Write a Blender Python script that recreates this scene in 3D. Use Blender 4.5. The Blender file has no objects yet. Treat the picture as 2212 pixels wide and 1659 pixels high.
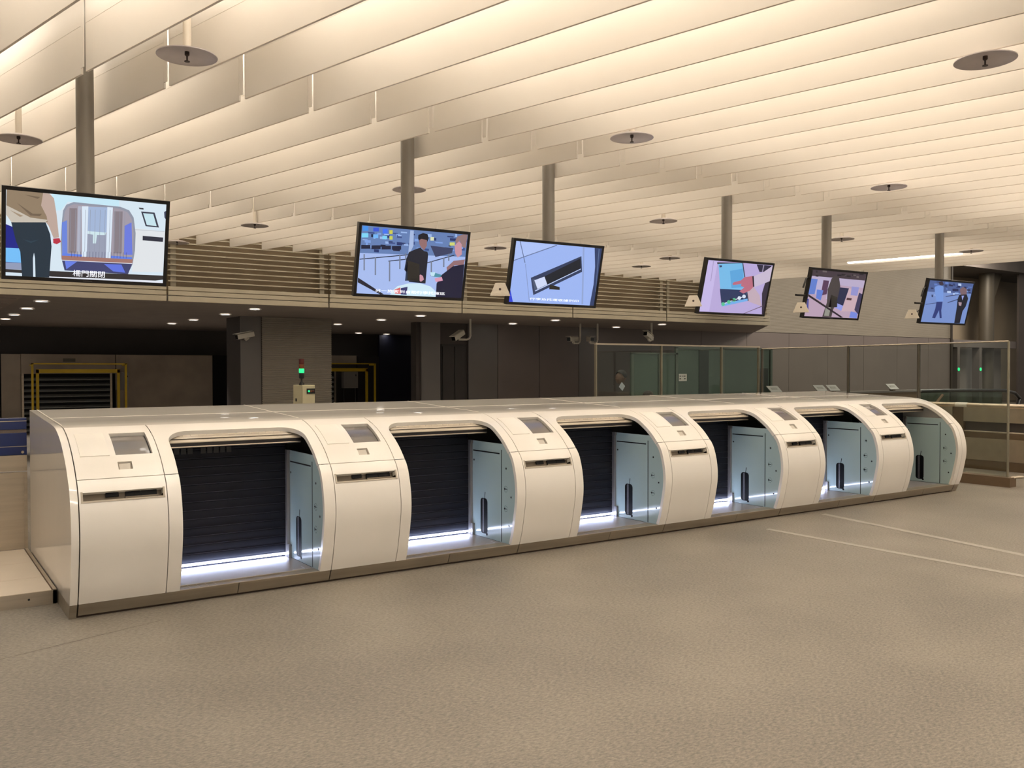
import bpy, bmesh, math, random
import numpy as np
from mathutils import Vector, Matrix
from mathutils.geometry import tessellate_polygon
random.seed(7)
C = bpy.context.scene.collection
S = bpy.context.scene
PI = math.pi

# ------------------------------------------------------------------ camera
YAW, PITCH, ROLL = 0.601578, -0.016677, -0.001223
CAM = Vector((-0.845916, -5.792444, 1.486410))
F_PX, W_PX = 1918.17, 2212.0
cd = bpy.data.cameras.new('camera')
cd.sensor_fit = 'HORIZONTAL'; cd.sensor_width = 36.0
cd.lens = F_PX / W_PX * 36.0
cd.clip_start = 0.05; cd.clip_end = 200
cam = bpy.data.objects.new('camera', cd); C.objects.link(cam)
fw = Vector((math.sin(YAW)*math.cos(PITCH), math.cos(YAW)*math.cos(PITCH), math.sin(PITCH)))
rt = Vector((math.cos(YAW), -math.sin(YAW), 0)); up = rt.cross(fw)
r2 = rt*math.cos(ROLL) + up*math.sin(ROLL); u2 = up*math.cos(ROLL) - rt*math.sin(ROLL)
cam.matrix_world = Matrix(((r2.x, u2.x, -fw.x, CAM.x), (r2.y, u2.y, -fw.y, CAM.y), (r2.z, u2.z, -fw.z, CAM.z), (0, 0, 0, 1)))
S.camera = cam

# ------------------------------------------------------------------ world, exposure
w = bpy.data.worlds.new('world'); S.world = w; w.use_nodes = True
w.node_tree.nodes['Background'].inputs[0].default_value = (1.0, 0.91, 0.80, 1)
w.node_tree.nodes['Background'].inputs[1].default_value = 0.46
S.view_settings.view_transform = 'Standard'; S.view_settings.look = 'None'
S.view_settings.exposure = 0.0; S.view_settings.gamma = 1.0; S.view_settings.use_curve_mapping = False
S.cycles.use_denoising = True
S.cycles.max_bounces = 8; S.cycles.diffuse_bounces = 4; S.cycles.glossy_bounces = 4
S.cycles.transparent_max_bounces = 12; S.cycles.sample_clamp_indirect = 6.0
TUBE_POWER = 12.4          # radiance of the tubes above the ceiling fins
WARM = (1.0, 0.95, 0.885)
for i, (x, y, z, e) in enumerate(((20, 5.5, 6.0, 260), (26.5, 5.5, 6.0, 300), (33.5, 11.0, 6.0, 420))):   # unseen lamps added beyond the finned ceiling to light the right-hand walls
    ld = bpy.data.lights.new('added_hall_lamp', 'AREA'); ld.shape = 'DISK'; ld.size = 1.6; ld.energy = e; ld.color = (1.0, 0.90, 0.76)
    lo = bpy.data.objects.new('added_hall_lamp', ld); C.objects.link(lo); lo.location = (x, y, z); lo.rotation_euler = (0.5, 0, 0)

# ------------------------------------------------------------------ helpers
def lin(c):
    return tuple((x/255/12.92 if x/255 <= 0.04045 else ((x/255+0.055)/1.055)**2.4) for x in c)
def mat(name, col, rough=0.5, metal=0.0, coat=0.0, coat_r=0.1, spec=0.5, noise=None, bump=None, emit=None, estr=1.0, brushed=False):
    m = bpy.data.materials.new(name); m.use_nodes = True
    nt = m.node_tree; b = nt.nodes['Principled BSDF']
    c = lin(col) + (1,)
    b.inputs['Base Color'].default_value = c
    b.inputs['Roughness'].default_value = rough; b.inputs['Metallic'].default_value = metal
    b.inputs['Coat Weight'].default_value = coat; b.inputs['Coat Roughness'].default_value = coat_r
    b.inputs['Specular IOR Level'].default_value = spec
    tc = None
    if noise:
        sc, amt = noise
        tc = nt.nodes.new('ShaderNodeTexCoord'); n = nt.nodes.new('ShaderNodeTexNoise')
        n.inputs['Scale'].default_value = sc; n.inputs['Detail'].default_value = 4
        src = tc.outputs['Object']
        if brushed:
            mp = nt.nodes.new('ShaderNodeMapping'); mp.inputs['Scale'].default_value = (0.06, 1, 1)
            nt.links.new(src, mp.inputs[0]); src = mp.outputs[0]
        nt.links.new(src, n.inputs['Vector'])
        r = nt.nodes.new('ShaderNodeValToRGB')
        r.color_ramp.elements[0].position = 0.3; r.color_ramp.elements[1].position = 0.7
        r.color_ramp.elements[0].color = tuple(x*(1-amt) for x in c[:3]) + (1,)
        r.color_ramp.elements[1].color = tuple(min(1, x*(1+amt)) for x in c[:3]) + (1,)
        nt.links.new(n.outputs['Fac'], r.inputs[0]); nt.links.new(r.outputs[0], b.inputs['Base Color'])
    if bump:
        sc, st = bump
        n2 = nt.nodes.new('ShaderNodeTexNoise'); n2.inputs['Scale'].default_value = sc
        bp = nt.nodes.new('ShaderNodeBump'); bp.inputs['Strength'].default_value = st; bp.inputs['Distance'].default_value = 0.01
        nt.links.new(n2.outputs['Fac'], bp.inputs['Height']); nt.links.new(bp.outputs[0], b.inputs['Normal'])
    if emit:
        b.inputs['Emission Color'].default_value = tuple(emit) + (1,); b.inputs['Emission Strength'].default_value = estr
    return m

class MB:
    def __init__(s): s.v = []; s.f = []; s.mi = []; s.cur = 0
    def add(s, vs, fs):
        o = len(s.v); s.v += [tuple(v) for v in vs]
        for f in fs: s.f.append(tuple(i+o for i in f)); s.mi.append(s.cur)
        return s
    def box(s, x0, x1, y0, y1, z0, z1):
        return s.add([(x0,y0,z0),(x1,y0,z0),(x1,y1,z0),(x0,y1,z0),(x0,y0,z1),(x1,y0,z1),(x1,y1,z1),(x0,y1,z1)],
                     [(0,3,2,1),(4,5,6,7),(0,1,5,4),(1,2,6,5),(2,3,7,6),(3,0,4,7)])
    def prism(s, poly, axis, a, b):
        n = len(poly)
        def P(p, t):
            return {0: (t, p[0], p[1]), 1: (p[0], t, p[1]), 2: (p[0], p[1], t)}[axis]
        vs = [P(p, a) for p in poly] + [P(p, b) for p in poly]
        return s.add(vs, [tuple(range(n)), tuple(range(2*n-1, n-1, -1))] + [(i, i+n, (i+1) % n+n, (i+1) % n) for i in range(n)])
    def tube(s, path, r, n=10, caps=True):
        path = [Vector(p) for p in path]; rings = []
        ref = None
        for i, p in enumerate(path):
            d = (path[min(i+1, len(path)-1)] - path[max(i-1, 0)]).normalized()
            if ref is None:
                ref = Vector((0, 0, 1)) if abs(d.z) < 0.9 else Vector((1, 0, 0))
            a = d.cross(ref).normalized(); b = d.cross(a).normalized(); ref = -b.cross(d).cross(d) if False else a.cross(d)*1.0
            rr = r[i] if isinstance(r, (list, tuple)) else r
            rings.append([p + (a*math.cos(2*PI*k/n) + b*math.sin(2*PI*k/n))*rr for k in range(n)])
        vs = [v for R in rings for v in R]; fs = []
        for i in range(len(rings)-1):
            for k in range(n): fs.append((i*n+k, i*n+(k+1) % n, (i+1)*n+(k+1) % n, (i+1)*n+k))
        if caps: fs += [tuple(range(n-1, -1, -1)), tuple(range((len(rings)-1)*n, len(rings)*n))]
        return s.add(vs, fs)
    def lathe(s, prof, c=(0, 0, 0), n=24):
        vs = []; fs = []
        for (r, z) in prof:
            for k in range(n): vs.append((c[0]+r*math.cos(2*PI*k/n), c[1]+r*math.sin(2*PI*k/n), c[2]+z))
        for i in range(len(prof)-1):
            for k in range(n): fs.append((i*n+k, i*n+(k+1) % n, (i+1)*n+(k+1) % n, (i+1)*n+k))
        if prof[0][0] > 1e-6: fs.append(tuple(range(n-1, -1, -1)))
        if prof[-1][0] > 1e-6: fs.append(tuple(range((len(prof)-1)*n, len(prof)*n)))
        return s.add(vs, fs)
    def build(s, name, m, parent=None, smooth=False, bevel=0, M=None, nofix=False):
        me = bpy.data.meshes.new(name)
        me.from_pydata(s.v, [], s.f)
        for x in (m if isinstance(m, (list, tuple)) else [m]): me.materials.append(x)
        for p, i in zip(me.polygons, s.mi): p.material_index = i
        bm = bmesh.new(); bm.from_mesh(me)
        if M is not None: bm.transform(M)
        if not nofix:
            bmesh.ops.remove_doubles(bm, verts=bm.verts, dist=1e-5)
            bmesh.ops.recalc_face_normals(bm, faces=bm.faces)
        if bevel:
            es = [e for e in bm.edges if len(e.link_faces) == 2 and e.calc_face_angle(0) > 0.6]
            bmesh.ops.bevel(bm, geom=es, offset=bevel, segments=2, affect='EDGES', profile=0.6)
        bm.to_mesh(me); bm.free()
        if smooth:
            for p in me.polygons: p.use_smooth = True
            me.set_sharp_from_angle(angle=math.radians(35))
        o = bpy.data.objects.new(name, me); C.objects.link(o)
        if parent is not None: o.parent = parent
        return o
def empty(name, loc, label=None, cat=None, group=None):
    o = bpy.data.objects.new(name, None); C.objects.link(o); o.location = loc; o.empty_display_size = 0.1
    tag(o, label, cat, group); return o
def tag(o, label=None, cat=None, group=None, kind=None):
    if label: o['label'] = label
    if cat: o['category'] = cat
    if group: o['group'] = group
    if kind: o['kind'] = kind
    return o
def struct(o): o['kind'] = 'structure'; return o
def kids(o): return [c for c in bpy.data.objects if c.parent == o]
CH = {}
def copy_tree(o, parent=None):
    c = o.copy(); C.objects.link(c)
    if parent is not None: c.parent = parent
    for ch in CH_of(o): copy_tree(ch, c)
    return c
def CH_of(o): return [x for x in o.children]
def bx(name, m, parent, *a, bevel=0): return MB().box(*a).build(name, m, parent, bevel=bevel)

# ------------------------------------------------------------------ materials
WHITE = mat('white_lacquer', (239, 233, 224), 0.38, coat=0.8, coat_r=0.22, noise=(3, 0.02))
WHITE_G = mat('white_lacquer_gloss', (239, 233, 224), 0.38, coat=1.0, coat_r=0.03, noise=(3, 0.02))
WHITE_EDGE = mat('white_edge', (238, 232, 222), 0.4, coat=0.3, noise=(6, 0.02))
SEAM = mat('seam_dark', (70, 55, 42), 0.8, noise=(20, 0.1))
STEEL = mat('plinth_steel', (166, 156, 140), 0.42, metal=0.8, noise=(30, 0.12), brushed=True)
STEEL_L = mat('brushed_steel_light', (190, 178, 160), 0.36, metal=0.75, noise=(24, 0.1), brushed=True)
TAUPE = mat('taupe_recess', (98, 86, 70), 0.55, noise=(14, 0.06))
BLACK = mat('black_plastic', (14, 13, 14), 0.4, noise=(10, 0.1))
BLACK_G = mat('black_gloss', (10, 10, 12), 0.12, noise=(10, 0.1))
SCREENOFF = mat('touchscreen_glass', (104, 97, 91), 0.22, coat=0.6, coat_r=0.05, noise=(5, 0.06))
SCAN = mat('scanner_glass', (196, 188, 176), 0.3, noise=(8, 0.08))
GATE = mat('gate_housing_beige', (186, 173, 154), 0.4, metal=0.0, coat=0.3, noise=(9, 0.04))
DARKBAR = mat('dark_bar', (44, 40, 40), 0.35, metal=0.4, noise=(12, 0.1))
SHUT = mat('shutter_navy', (17, 18, 29), 0.5, spec=0.3, noise=(5, 0.15))
SHUTHILITE = mat('shutter_highlight', (60, 60, 74), 0.4, metal=0.2, noise=(9, 0.3))
GLASSP = mat('side_panel_glass', (176, 198, 200), 0.14, coat=0.8, coat_r=0.04, noise=(2, 0.02))
INNER = mat('bay_dark_lining', (20, 18, 20), 0.6, noise=(6, 0.1))
BAYFLOOR = mat('bay_floor_grey', (160, 152, 152), 0.3, metal=0.2, coat=0.3, noise=(18, 0.05))
RAIL = mat('guide_rail_grey', (150, 146, 146), 0.4, metal=0.6, noise=(8, 0.06))
MARK = mat('print_black', (6, 6, 10), 0.6, spec=0.2, noise=(8, 0.1))
MARKW = mat('print_white', (200, 205, 220), 0.5, noise=(8, 0.05))
LED = mat('led_strip', (255, 255, 255), 0.4, noise=(4, 0.01), emit=(0.60, 0.70, 1.0), estr=50.0)
LEDOFF = mat('led_strip_off', (190, 188, 184), 0.4, noise=(4, 0.02))
FIN = mat('fin_white', (229, 221, 210), 0.6, spec=0.3, noise=(0.9, 0.035))
FINEDGE = mat('fin_edge', (226, 214, 200), 0.6, noise=(4, 0.04))
CEIL = mat('ceiling_white', (232, 226, 214), 0.8, noise=(1.5, 0.04))
TUBE = mat('fluorescent_tube', (255, 250, 240), 0.5, noise=(2, 0.01), emit=WARM, estr=TUBE_POWER*1.5)
TUBEB = mat('fluorescent_tube_dim', (255, 250, 240), 0.5, noise=(2, 0.01), emit=WARM, estr=TUBE_POWER*0.74)
TUBE2 = mat('strip_diffuser', (255, 250, 240), 0.5, noise=(2, 0.01), emit=(1.0, 0.93, 0.84), estr=5.0)
POLE = mat('pole_grey', (134, 127, 118), 0.45, metal=0.1, noise=(5, 0.05))
DISC = mat('disc_grey', (196, 186, 184), 0.35, metal=0.0, noise=(12, 0.06))
PIPE = mat('pipe_white', (226, 216, 200), 0.5, noise=(6, 0.03))
NOZ = mat('nozzle_bronze', (78, 66, 62), 0.4, metal=0.6, noise=(20, 0.1))
LOUV = mat('louvre_beige', (186, 176, 154), 0.5, noise=(5, 0.04))
BULK = mat('bulkhead_brown', (160, 142, 116), 0.8, noise=(2, 0.08))
SOFF = mat('soffit_grey', (156, 146, 140), 0.75, noise=(2, 0.06))
HALLW = mat('hall_wall_dark', (80, 73, 70), 0.7, noise=(1.2, 0.08))
HALLP = mat('hall_panel_mauve', (116, 105, 100), 0.4, noise=(1.2, 0.05))
HALLP2 = mat('hall_panel_grey', (112, 106, 102), 0.3, noise=(1.2, 0.05))
DOORD = mat('door_dark', (48, 42, 38), 0.5, noise=(3, 0.1))
NAVY = mat('navy_wall', (22, 24, 44), 0.6, noise=(2, 0.1))
VOID = mat('void_black', (12, 10, 10), 0.9, noise=(3, 0.1))
STEELW = mat('wall_steel_worn', (172, 158, 142), 0.5, metal=0.3, noise=(1.6, 0.14))
ROLL = mat('roller_slat_grey', (120, 122, 120), 0.45, metal=0.4, noise=(4, 0.1))
YEL = mat('yellow_paint', (236, 198, 44), 0.45, noise=(6, 0.06))
EBOX = mat('electric_box_grey', (150, 146, 142), 0.5, noise=(6, 0.04))
RIB = mat('ribbed_cladding', (150, 142, 130), 0.42, metal=0.4, noise=(3, 0.05))
CABN = mat('cabinet_beige', (196, 188, 156), 0.5, noise=(5, 0.03))
BLUE = mat('conveyor_blue', (16, 36, 92), 0.35, coat=0.3, noise=(4, 0.06))
BELT = mat('belt_brown', (112, 100, 92), 0.7, noise=(14, 0.1))
PLAT = mat('platform_white', (214, 200, 182), 0.45, coat=0.2, noise=(4, 0.04))
CCTV = mat('cctv_cream', (216, 210, 196), 0.5, noise=(6, 0.04))
GREEN = mat('lamp_green', (20, 200, 120), 0.3, noise=(6, 0.02), emit=(0.03, 0.80, 0.27), estr=1.1)
AMBER = mat('lamp_amber', (120, 62, 30), 0.3, noise=(6, 0.05))
REDL = mat('lamp_red', (92, 26, 26), 0.3, noise=(6, 0.05))
LENS = mat('downlight_lens', (255, 250, 240), 0.4, noise=(6, 0.01), emit=(1.0, 0.95, 0.88), estr=9.0)
SKIN = mat('skin', (112, 84, 68), 0.55, noise=(12, 0.06))
HAIR = mat('hair_black', (20, 16, 14), 0.6, noise=(40, 0.3))
CLOTH = mat('uniform_navy', (24, 27, 42), 0.8, noise=(20, 0.1))
CLOTH2 = mat('jacket_green', (44, 50, 42), 0.8, noise=(20, 0.1))
TROU = mat('trousers_black', (22, 22, 24), 0.8, noise=(20, 0.1))
BEZ = mat('tv_bezel', (16, 14, 15), 0.3, noise=(8, 0.1))
BOOTH = mat('booth_frame_green', (86, 98, 88), 0.5, noise=(3, 0.06))
BARST = mat('barrier_steel', (196, 180, 160), 0.3, metal=0.8, noise=(8, 0.06), brushed=True)
BARDK = mat('barrier_base', (120, 100, 80), 0.4, metal=0.5, noise=(8, 0.06))
WALLB = mat('beige_wall', (168, 152, 130), 0.7, noise=(1.4, 0.05))

def glass_mat(name, tint, refl=0.10):
    m = bpy.data.materials.new(name); m.use_nodes = True; nt = m.node_tree
    for n in list(nt.nodes):
        if n.type != 'OUTPUT_MATERIAL': nt.nodes.remove(n)
    out = [n for n in nt.nodes if n.type == 'OUTPUT_MATERIAL'][0]
    tr = nt.nodes.new('ShaderNodeBsdfTransparent'); gl = nt.nodes.new('ShaderNodeBsdfGlossy'); mx = nt.nodes.new('ShaderNodeMixShader')
    no = nt.nodes.new('ShaderNodeTexNoise'); no.inputs['Scale'].default_value = 1.5
    ra = nt.nodes.new('ShaderNodeValToRGB')
    ra.color_ramp.elements[0].color = tuple(x*0.97 for x in tint) + (1,); ra.color_ramp.elements[1].color = tuple(tint) + (1,)
    nt.links.new(no.outputs['Fac'], ra.inputs[0]); nt.links.new(ra.outputs[0], tr.inputs['Color'])
    gl.inputs['Roughness'].default_value = 0.03
    lw = nt.nodes.new('ShaderNodeLayerWeight'); lw.inputs['Blend'].default_value = 0.5
    pw = nt.nodes.new('ShaderNodeMath'); pw.operation = 'POWER'; pw.inputs[1].default_value = 5.0
    ml = nt.nodes.new('ShaderNodeMath'); ml.operation = 'MULTIPLY_ADD'; ml.inputs[1].default_value = 0.6; ml.inputs[2].default_value = 0.03
    nt.links.new(lw.outputs['Facing'], pw.inputs[0]); nt.links.new(pw.outputs[0], ml.inputs[0]); nt.links.new(ml.outputs[0], mx.inputs[0]); nt.links.new(tr.outputs[0], mx.inputs[1]); nt.links.new(gl.outputs[0], mx.inputs[2])
    nt.links.new(mx.outputs[0], out.inputs[0]); return m
GLASS = glass_mat('clear_glass', (0.86, 0.89, 0.865))
GLASSG = glass_mat('green_glass', (0.55, 0.66, 0.58))

# floor: speckled vinyl
FLOOR = bpy.data.materials.new('floor_vinyl'); FLOOR.use_nodes = True
nt = FLOOR.node_tree; b = nt.nodes['Principled BSDF']
tc = nt.nodes.new('ShaderNodeTexCoord'); mp = nt.nodes.new('ShaderNodeMapping'); mp.inputs['Scale'].default_value = (1.0, 2.0, 1)
mp.inputs['Rotation'].default_value = (0, 0, 0.55)
nt.links.new(tc.outputs['Object'], mp.inputs[0])
n1 = nt.nodes.new('ShaderNodeTexNoise'); n1.inputs['Scale'].default_value = 44; n1.inputs['Detail'].default_value = 6; n1.inputs['Roughness'].default_value = 0.72
n2 = nt.nodes.new('ShaderNodeTexNoise'); n2.inputs['Scale'].default_value = 0.9; n2.inputs['Detail'].default_value = 3
nt.links.new(mp.outputs[0], n1.inputs['Vector']); nt.links.new(tc.outputs['Object'], n2.inputs['Vector'])
ad = nt.nodes.new('ShaderNodeMath'); ad.operation = 'MULTIPLY_ADD'; ad.inputs[1].default_value = 0.28
nt.links.new(n2.outputs['Fac'], ad.inputs[0]); nt.links.new(n1.outputs['Fac'], ad.inputs[2])
rp = nt.nodes.new('ShaderNodeValToRGB')
rp.color_ramp.elements[0].position = 0.46; rp.color_ramp.elements[0].color = lin((86, 81, 75)) + (1,)
rp.color_ramp.elements[1].position = 0.82; rp.color_ramp.elements[1].color = lin((143, 134, 122)) + (1,)
nt.links.new(ad.outputs[0], rp.inputs[0]); nt.links.new(rp.outputs[0], b.inputs['Base Color'])
b.inputs['Roughness'].default_value = 0.5; b.inputs['Specular IOR Level'].default_value = 0.35
FLOORM = mat('floor_strip', (150, 142, 133), 0.5, noise=(20, 0.08))

# ridged wall: fine horizontal ridges too far off to tell apart
RIDGE = mat('ridged_wall', (140, 131, 117), 0.55, noise=(1.0, 0.05))
nt = RIDGE.node_tree; b = nt.nodes['Principled BSDF']
tc = nt.nodes.new('ShaderNodeTexCoord'); wv = nt.nodes.new('ShaderNodeTexWave'); wv.bands_direction = 'Z'; wv.inputs['Scale'].default_value = 9.0
wv.inputs['Distortion'].default_value = 0.0
nt.links.new(tc.outputs['Object'], wv.inputs['Vector'])
bp = nt.nodes.new('ShaderNodeBump'); bp.inputs['Strength'].default_value = 0.4; bp.inputs['Distance'].default_value = 0.01
nt.links.new(wv.outputs['Fac'], bp.inputs['Height']); nt.links.new(bp.outputs[0], b.inputs['Normal'])

# ------------------------------------------------------------------ the shell of the hall
fl = struct(bx('floor', FLOOR, None, -8, 46, -10, 22, -0.1, 0))
bx('floor_marking', FLOORM, fl, 5.72, 5.79, -7.0, -0.36, 0, 0.002)
mk = MB().add([(6.87, -0.12, 0.002), (6.945, -0.12, 0.002), (6.535, -2.32, 0.002), (6.455, -2.32, 0.002)], [(0, 1, 2, 3)]).build('floor_marking', FLOORM, fl)
mk = MB().add([(6.44, -2.40, 0.002), (6.52, -2.40, 0.002), (5.7, -6.8, 0.002), (5.62, -6.8, 0.002)], [(0, 1, 2, 3)]).build('floor_marking', FLOORM, fl)
MB().add([(-0.62, -0.628, 0.0015), (0.40, -0.299, 0.0015), (0.399, -0.2955, 0.0015), (-0.621, -0.6245, 0.0015)], [(0, 1, 2, 3)]).build('floor_joint', SEAM, fl)

ZF, DX, X0, SP = 3.36, 0.2401, 0.618, 0.5013
ce = struct(bx('ceiling', CEIL, None, -6, 17.4, -10, 8.15, 4.18, 4.3))
rows = [(-8.1, -3.88), (-3.82, 0.35), (0.42, 4.63), (4.69, 7.93)]
ang = math.atan2(1.0, -DX)
def fin_mesh(L):
    m = MB(); t = 0.007
    m.cur = 0
    m.box(0, L, -t, t, 0.005, 0.300); m.box(0.0, L, -t*0.75, t*0.75, 0.300, 0.303); m.box(0, L, -t, t, 0.303, 0.56)
    m.cur = 1
    m.box(0, L, -t*1.1, t*1.1, 0, 0.005)
    return m
fin_protos = {}
HANG = None
for k in range(-6, 31):
    for ri, (ya, yb) in enumerate(rows):
        L = (yb-ya)/math.sin(ang)
        key = round(L, 3)
        if key not in fin_protos:
            o = fin_mesh(L).build('fin', [FIN, FINEDGE], ce); fin_protos[key] = o
        else:
            o = fin_protos[key].copy(); C.objects.link(o)
        xk = X0 + SP*k - DX*(ya-0.41)
        o.location = (xk, ya, ZF); o.rotation_euler = (0, 0, ang)
        if ri < 3:
            hx = X0 + SP*k - DX*(yb+0.03-0.41)
            if HANG is None: HANG = h = MB().box(-0.022, 0.022, 0.012, 0.016, 0.03, 0.8).build('fin_hanger', FIN, ce)
            else: h = HANG.copy(); C.objects.link(h)
            h.location = (hx, yb+0.03, ZF); h.rotation_euler = (0, 0, ang)
# tubes above the gaps between the fins
TP = TB = None
for k in range(-6, 30):
    for ri, (ya, yb) in enumerate(rows):
        if TP is None:
            TP = o = MB().box(0, 3.3, -0.02, 0.02, 0, 0.03).build('fluorescent_tube', TUBE, ce)
        else:
            o = TP.copy(); C.objects.link(o)
        if ri >= 2:
            if TB is None: TB = o.data.copy(); TB.materials[0] = TUBEB
            o.data = TB
        y = ya + 0.15 + 0.6*random.random()
        if ri == 3: y = ya + 0.05
        o.location = (X0 + SP*(k+0.5) - DX*(y-0.41), y, 4.02); o.rotation_euler = (0, 0, ang)

# bulkhead, soffit and the dark hall behind
struct(MB().box(-6, 16.2, 8.42, 8.6, 2.62, 4.6).build('wall_rear_upper', BULK))
struct(MB().prism([(-6, 8.26), (16.25, 8.26), (19.5, 11.5), (19.5, 19), (-6, 19)], 2, 2.53, 2.62).build('trim_1', SOFF))
# soffit panel joints
so = struct(MB().box(-6, 0.55, 8.3, 18.5, 2.505, 2.53).build('trim_2', mat('soffit_slats', (160, 144, 136), 0.6, noise=(2, 0.06))))
for i in range(9):
    bx('soffit_slat', SOFF, so, -6, 0.5, 8.6+i*1.1, 8.66+i*1.1, 2.497, 2.505)

# rear wall of the hall on the left
wr = struct(bx('wall_rear', HALLW, None, -6, 12.4, 18.6, 18.8, 0, 2.53))
bx('steel_panel', STEELW, wr, -3, 1.02, 18.0, 18.1, 0, 1.855)
bx('steel_panel', STEELW, wr, 1.05, 1.45, 18.0, 18.1, 0, 1.855)
bx('steel_panel', STEELW, wr, 1.46, 3.52, 18.0, 18.1, 1.39, 1.86)
bx('steel_panel', STEELW, wr, 3.54, 5.90, 18.0, 18.1, 0, 1.858)
bx('dark_opening', VOID, wr, 5.92, 6.64, 18.0, 18.1, 0, 1.862)
bx('navy_panel', NAVY, wr, 10.75, 12.15, 18.0, 18.1, 0, 2.50)
bx('dark_panel', mat('brown_black_panel', (36, 30, 30), 0.6, noise=(2, 0.1)), wr, 10.05, 10.74, 18.0, 18.1, 0, 1.87)
bx('sign_plate', mat('plate_grey', (110, 104, 92), 0.6, noise=(6, 0.1)), wr, 2.35, 2.62, 17.98, 18.0, 1.68, 1.76)
bx('steel_panel', STEELW, wr, 8.9, 10.02, 18.0, 18.1, 1.66, 1.885)

# right-hand part of the rear wall, with the panels that face the photographer
wq = struct(bx('wall_rear_right', HALLW, None, 8.5, 30.0, 11.56, 11.8, 0, 2.56))
edges = [(8.6, 9.08, HALLP2), (9.82, 10.615, HALLP2), (10.63, 11.815, HALLP), (11.83, 13.035, HALLP), (13.05, 13.617, HALLP2)]
x = 13.63
while x < 29.9:
    edges.append((x, min(x+1.86, 29.98), HALLP)); x += 1.872
for i, (a, b_, m_) in enumerate(edges):
    bx('wall_panel', m_, wq, a, b_, 11.50, 11.56, 0.0, 2.55)
dr = struct(bx('door_1', DOORD, None, 9.12, 9.78, 11.53, 11.56, 0, 2.05))
bx('door_leaf', DOORD, dr, 9.15, 9.44, 11.515, 11.53, 0.02, 2.0)
bx('door_leaf', DOORD, dr, 9.47, 9.76, 11.515, 11.53, 0.02, 2.0)
struct(bx('wall_right', RIDGE, None, 14.5, 30.0, 11.5, 11.8, 2.565, 6.3))
struct(bx('wall_far_right', WALLB, None, 30.0, 50, 15.2, 15.4, 0, 6.2))
struct(bx('trim_3', mat('corner_joint', (60, 52, 44), 0.7, noise=(3, 0.1)), None, 30.0, 30.09, 11.46, 11.56, 0, 6.3))
struct(bx('trim_4', mat('dark_truss', (52, 46, 42), 0.8, noise=(1.5, 0.2)), None, 31.6, 46, 12.6, 15.0, 5.45, 6.4))
struct(bx('wall_side_right', mat('dark_portal', (58, 50, 46), 0.7, noise=(1.5, 0.1)), None, 37.75, 46, 12.9, 12.98, 0, 6.2))

# ribbed column under the bulkhead
cl = empty('ribbed_column', (5.54, 11.5, 0), 'broad grey column with ribbed cladding behind the signal lamp cabinet', 'column')
MB().box(-0.94, 0.94, 0.02, 0.9, 0, 2.53).build('core', HALLW, cl)
bx('plain_face', HALLP2, cl, -0.94, -0.53, 0.0, 0.02, 0, 2.53)
rb = MB(); n = 60
for i in range(n):
    z0 = 2.53*i/n; z1 = 2.53*(i+1)/n; zm = z0+(z1-z0)*0.55
    rb.add([(-0.52, -0.025, z0), (0.94, -0.025, z0), (0.94, -0.025, zm), (-0.52, -0.025, zm), (0.94, 0.0, zm+0.004), (-0.52, 0.0, zm+0.004), (0.94, 0.0, z1-0.004), (-0.52, 0.0, z1-0.004), (0.94, -0.025, z1), (-0.52, -0.025, z1)],
           [(0, 1, 2, 3), (3, 2, 4, 5), (5, 4, 6, 7), (7, 6, 8, 9)])
rb.build('ribbed_cladding', RIB, cl)

# ------------------------------------------------------------------ check-in kiosks
P = 1.6
PROF = [(0, .0888), (-.031, .174), (-.056, .278), (-.075, .37), (-.087, .44), (-.091, .51), (-.085, .59), (-.066, .68), (-.028, .78), (.032, .85), (.097, .913), (.177, .972), (.287, 1.036), (.35, 1.063), (.415, 1.085), (.493, 1.106), (.56, 1.117), (.74, 1.129), (1.0, 1.139), (1.9, 1.178)]
def catmull(pts, n=8):
    out = []; pts = [np.array(p, float) for p in pts]
    ext = [2*pts[0]-pts[1]] + pts + [2*pts[-1]-pts[-2]]
    for i in range(1, len(ext)-2):
        p0, p1, p2, p3 = ext[i-1:i+3]
        d01, d12, d23 = (max(np.linalg.norm(b-a), 1e-6)**0.5 for a, b in ((p0, p1), (p1, p2), (p2, p3)))
        for j in range(n):
            t = d12*j/n
            t0, t1, t2, t3 = -d01, 0, d12, d12+d23
            A1 = (t1-t)/(t1-t0)*p0+(t-t0)/(t1-t0)*p1; A2 = (t2-t)/(t2-t1)*p1+(t-t1)/(t2-t1)*p2; A3 = (t3-t)/(t3-t2)*p2+(t-t2)/(t3-t2)*p3
            B1 = (t2-t)/(t2-t0)*A1+(t-t0)/(t2-t0)*A2; B2 = (t3-t)/(t3-t1)*A2+(t-t1)/(t3-t1)*A3
            out.append((t2-t)/(t2-t1)*B1+(t-t1)/(t2-t1)*B2)
    out.append(pts[-1]); return np.array(out)
DP = catmull(PROF); DS = np.concatenate([[0], np.cumsum(np.linalg.norm(np.diff(DP, axis=0), axis=1))])
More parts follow.
